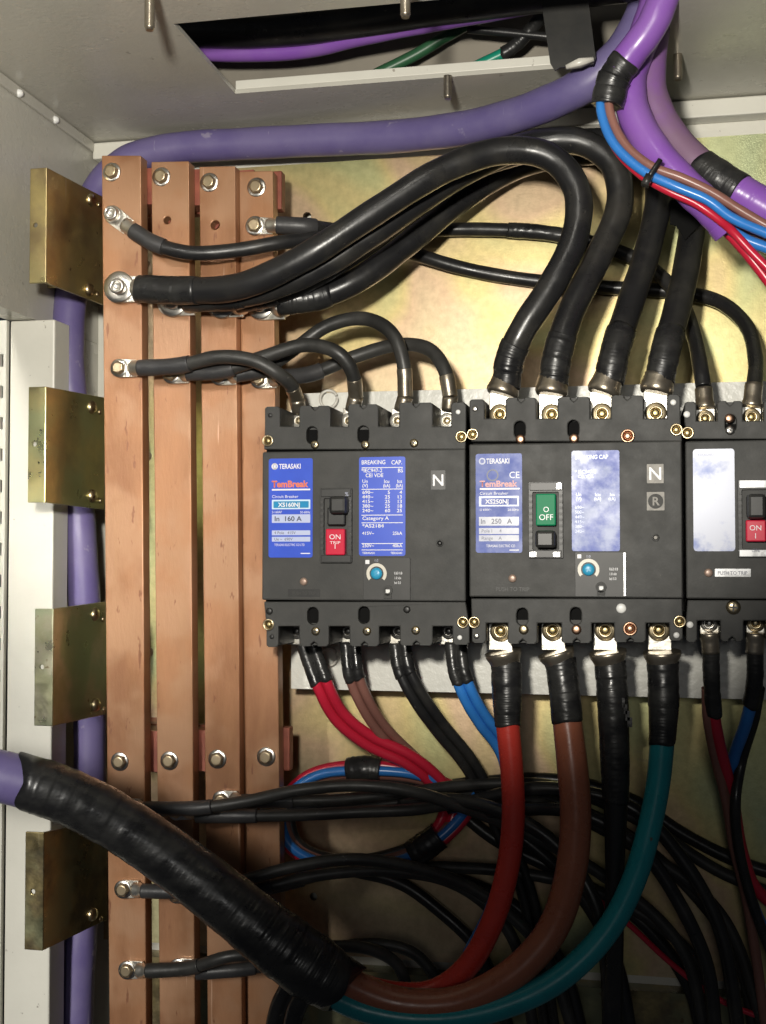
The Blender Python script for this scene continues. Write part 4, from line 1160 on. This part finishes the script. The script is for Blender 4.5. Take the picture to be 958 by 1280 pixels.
pair('black_wire', ('left black wire of the pair curving toward the red cable', 'right black wire of the pair curving toward the red cable'),
     [(500, 806, -.078), (505, 836, -.080), (522, 870, -.076), (552, 912, -.058), (582, 948, -.044), (604, 985, -.036), (628, 1040, -.032), (660, 1120, -.03), (690, 1300, -.03)], .0036, 'black', 1.1, WG)
pair('blue_wire', ('left blue wire passing behind the red power cable', 'right blue wire passing behind the red power cable'),
     [(570, 806, -.078), (574, 838, -.080), (586, 870, -.078), (605, 902, -.066), (630, 936, -.054), (641, 975, -.060), (642, 1030, -.066), (634, 1085, -.074), (618, 1140, -.080), (590, 1195, -.08)], .0035, 'blue', 1.35, WG)
# coil of spare wire
CO = [(560, 985, -.026), (520, 970, -.034), (455, 964, -.040), (398, 970, -.044), (364, 994, -.048), (354, 1026, -.050), (364, 1056, -.050), (398, 1076, -.048), (450, 1082, -.046), (505, 1072, -.044), (545, 1050, -.042), (575, 1022, -.036), (596, 990, -.026)]
for k, (m_, off, dy, lab) in enumerate((('red_thin', 9, 0, 'crimson wire of the spare coil, outermost'), ('blue', 2, -.004, 'blue wire of the spare coil behind the black cables'),
                                    ('brown_thin', -5, .002, 'brown wire of the spare coil'), ('black', -12, .004, 'black wire of the spare coil, innermost'), ('red_thin', 5, .008, 'crimson wire of the spare coil, rear strand'))):
    pts = []
    for (px, py, y) in CO:
        vx, vy = px - 468, py - 1024
        L = math.hypot(vx, vy)
        j = random.uniform(-1.5, 1.5)
        pts.append((px + vx / L * (off + j) * 0.8, py + vy / L * (off + j) * 0.8, y + dy))
    cable('coiled_wire', lab, pts, .0034, m_, group='coil of spare wires', cat='wire', seg=12)
for (pts, lab) in (([(437, 964, -.041), (456, 962, -.042), (475, 964, -.041)], 'black tape band round the top of the wire coil'),
                   ([(516, 1068, -.044), (533, 1057, -.044), (550, 1044, -.043)], 'shiny black tape band round the lower right of the wire coil')):
    path = spline(pts, 8)
    o = MB().tube(path, [0.0098 * (1 + random.uniform(-.04, .04)) for _ in path], 18, 0.01).build('tape_band', 'tape')
    tag(o, lab, 'tape', 'tape bands on the wire coil')

# wires of the right-hand breaker
def right_out(label, pts, r, m, tx, tape_u, offs):
    r_ = cable('branch_wire', label, pts, r, m, [('tape_wrap', 0, tape_u, 'tape', 0.0012, 0.04)], 'wires under the right-hand breaker', 'wire', 16)
    small_end(r_, tx, 779, pts[0][0], pts[0][1] + 4, pts[0][2], False)
right_out('crimson wire from the lower left terminal of the right breaker', [(889, 812, -.098), (890, 850, -.094), (893, 895, -.084), (903, 945, -.066), (917, 1000, -.048), (927, 1060, -.034), (945, 1110, -.03), (990, 1150, -.03)], .0040, 'red_thin', 887, 1.9, 0)
right_out('blue wire from the lower right terminal of the right breaker', [(944, 812, -.098), (944, 850, -.094), (934, 900, -.080), (917, 950, -.056), (912, 1000, -.034), (922, 1060, -.026), (945, 1140, -.02), (985, 1220, -.02)], .0040, 'blue', 945, 1.55, 0)
cable('branch_wire', 'brown wire beside the crimson one under the right breaker', [(884, 860, -.090), (885, 895, -.084), (894, 945, -.066), (908, 1000, -.052), (918, 1060, -.040), (935, 1130, -.036), (960, 1300, -.036)], .0034, 'brown_thin', group='wires under the right-hand breaker', cat='wire')
cable('branch_wire', 'black wire beside the blue one under the right breaker', [(950, 860, -.090), (943, 900, -.076), (928, 950, -.054), (920, 1000, -.060), (924, 1060, -.052), (945, 1140, -.05), (985, 1240, -.05)], .0034, 'black', group='wires under the right-hand breaker', cat='wire')

# ================================================================== PURPLE CABLES ABOVE
pp = [(830, -60, -.096), (808, 10, -.096), (780, 62, -.095), (738, 101, -.090), (680, 131, -.074), (600, 156, -.050), (500, 170, -.0290), (400, 175, -.0205), (300, 180, -.0165), (215, 186, -.0165), (158, 202, -.0175), (122, 238, -.024), (102, 300, -.036), (88, 375, -.050), (85, 450, -.054), (92, 530, -.052), (96, 610, -.050), (102, 700, -.048), (108, 800, -.044), (112, 900, -.040), (112, 1000, -.040), (106, 1100, -.042), (99, 1200, -.046), (94, 1320, -.048)]
cable('purple_feed_cable', 'long dull purple cable along the top, bending down behind the left brackets', pp, .0118, 'purple_dull', seg=28)

# sheathed purple cables dropping through the opening at the right
G = 'purple cables at the upper right'
cable('purple_sheathed_cable', 'glossy purple cable stub with taped end spilling blue, brown and red wires', [(850, -70, -.165), (832, -10, -.160), (815, 32, -.157), (790, 66, -.153), (768, 98, -.150), (760, 130, -.148)], .0094, 'purple',
      [('tape_wrap', 3.45, 5, 'tape', 0.0005, 0.04)], G, seg=24, cut=(0, 4.0))
cable('purple_sheathed_cable', 'bright purple cable falling diagonally behind the coloured wires', [(835, -40, -.130), (808, 40, -.132), (788, 95, -.135), (792, 140, -.138), (818, 188, -.142), (858, 232, -.145), (890, 262, -.143), (912, 286, -.140)], .0100, 'purple',
      [('sheath_end', 6.6, 7, 'purple', 0.0004, 0.0)], G, seg=24)
cable('purple_sheathed_cable', 'mottled purple cable with a black tape band at the upper right', [(826, -50, -.118), (816, 40, -.120), (812, 110, -.122), (832, 160, -.125), (868, 202, -.130), (905, 228, -.134), (945, 252, -.136), (1010, 290, -.138)], .0105, 'purple_mottled',
      [('tape_wrap', 4.25, 5.35, 'tape', 0.0006, 0.01), ('even_purple_sheath', 5.35, 7, 'purple', 0.0003, 0.0)], G, seg=24)
TG = 'thin wires fanning from the taped purple stub'
cable('thin_wire', 'thin blue wire curving down from the taped stub', [(752, 108, -.150), (752, 140, -.153), (768, 180, -.157), (805, 214, -.160), (845, 233, -.162), (885, 250, -.162), (915, 272, -.160), (960, 292, -.158), (1010, 312, -.157)], .0029, 'blue', group=TG, cat='wire', seg=14)
cable('thin_wire', 'thin brown wire above the blue one', [(760, 110, -.152), (764, 145, -.154), (783, 182, -.157), (815, 208, -.160), (852, 222, -.161), (890, 240, -.160), (925, 262, -.158), (965, 285, -.157), (1010, 305, -.157)], .0028, 'brown_thin', group=TG, cat='wire', seg=14)
cable('thin_wire', 'thin red wire below the blue one', [(756, 116, -.144), (757, 150, -.147), (770, 185, -.151), (800, 217, -.154), (835, 238, -.156), (870, 254, -.156), (900, 275, -.154), (915, 288, -.150), (940, 315, -.148), (975, 350, -.148)], .0026, 'red_thin', group=TG, cat='wire', seg=14)
cable('thin_wire', 'second thin blue wire leaving the diagonal purple cable end', [(905, 280, -.143), (930, 298, -.143), (960, 310, -.143), (1010, 330, -.143)], .0033, 'blue', group='wires from the diagonal purple cable', cat='wire', seg=14)
cable('thin_wire', 'second thin brown wire leaving the diagonal purple cable end', [(908, 276, -.136), (935, 290, -.136), (962, 304, -.136), (1010, 322, -.136)], .0030, 'brown_thin', group='wires from the diagonal purple cable', cat='wire', seg=14)
cable('thin_wire', 'second thin red wire leaving the diagonal purple cable end', [(906, 286, -.138), (925, 306, -.138), (945, 330, -.138), (975, 370, -.138)], .0032, 'red_thin', group='wires from the diagonal purple cable', cat='wire', seg=14)
# zip tie across the three wires
z0, z1 = at(826, 199, -.166), at(808, 226, -.166)
tie = thing('cable_tie', z1, 'black cable tie clamping the brown, blue and red wires', 'cable tie')
MB().tube([z0, z0.lerp(z1, .3), z0.lerp(z1, .6), z1], 0.0016, 8).build('strap', 'tape', tie)
MB().tube([z1 + Vector((0.002, 0, 0.003)), z1 + Vector((-0.001, -0.001, -0.003))], 0.003, 4).build('lock_head', 'tape', tie)
# black tape flag hanging from the arch cables under the wires
fl = thing('tape_flag', at(858, 285, -.06), 'loose flap of black tape on the rear arch cable', 'tape')
q = [(838, 250), (884, 246), (880, 278), (866, 290), (857, 300), (846, 282), (838, 280)]
MB().prism(xz(q, -.052), -.052, -.0508).build('tape_wrap', 'void', fl)

# ================================================================== THINGS SEEN THROUGH THE CEILING OPENING
UG = 'cables above the ceiling opening'
zu = ZC + 0.02
cable('overhead_cable', 'dark purple cable above the ceiling opening, front one', [(180, 58, -.06), (280, 66, -.06), (380, 62, -.06), (450, 46, -.07), (540, 28, -.08), (640, 10, -.09), (740, -10, -.10)], .0062, 'purple', group=UG, seg=16)
cable('overhead_cable', 'dark purple cable above the ceiling opening, rear one', [(180, 52, -.04), (280, 56, -.04), (380, 50, -.04), (450, 36, -.05), (540, 14, -.06), (640, -10, -.06), (740, -30, -.06)], .0066, 'purple', group=UG, seg=16)
cable('overhead_cable', 'black cable above the ceiling opening, topmost', [(160, 34, -.07), (300, 40, -.07), (420, 30, -.075), (560, 8, -.09), (700, -10, -.10), (860, -30, -.11)], .0115, 'black', group=UG, seg=16)
cable('overhead_wire', 'dark green wire slanting through the ceiling opening', [(440, 108, -.035), (480, 88, -.035), (520, 68, -.035), (560, 44, -.035), (600, 22, -.04)], .0042, 'green_dark', group='green wires above the ceiling opening', cat='wire', seg=12)
cable('overhead_wire', 'bright green wire slanting through the ceiling opening', [(575, 92, -.04), (610, 76, -.042), (640, 60, -.044), (665, 35, -.05), (690, 0, -.06)], .0040, 'green', [('tape_wrap', 1.7, 4, 'tape', 0.0006, 0.02)], 'green wires above the ceiling opening', 'wire', 12)
cable('overhead_wire', 'short black wire behind the hanging strip in the opening', [(585, 36, -.05), (630, 40, -.05), (690, 46, -.05), (740, 50, -.05)], .0030, 'black', group='black wires above the ceiling opening', cat='wire', seg=12)
sp = thing('hanging_strip', at(700, 85, -.11), 'dusty dark plastic strip hanging through the ceiling opening', 'plastic strip')
MB().prism(xz([(668, -60), (728, -60), (745, 72), (742, 80), (700, 84), (694, 88), (688, 78)], -.112), -.112, -.1105).build('sheet', mat('dusty_black_sheet', (0.022, 0.021, 0.018), 0.5, 0, (0.012, 0.012, 0.011), 60), sp)
MB().tube([at(708, 84, -.113), at(725, 78, -.114), at(742, 74, -.113)], [0.0015, 0.0030, 0.0018], 10, 0.25).build('crumpled_edge_glint', 'clear_ring', sp)  # pale colour stands for a highlight on the crumpled dark plastic

# cloudy nylon loops peeking out beside the first breaker
for px, py, lab in ((411, 499, 'small cloudy nylon loop above the first breaker'), (411, 821, 'small cloudy nylon loop under the first breaker')):
    c = at(px, py, YM - 0.004)
    R = mm(11, YM)
    pts = [c + Vector((R * math.cos(a), 0.0006 * math.sin(a * 2), R * math.sin(a))) for a in [2 * math.pi * k / 24 + 0.4 for k in range(24)]]
    o = MB().tube(pts, 0.0011, 8).build('nylon_loop', 'clear_ring')
    tag(o, lab, 'loop', 'nylon loops on the breaker plate')
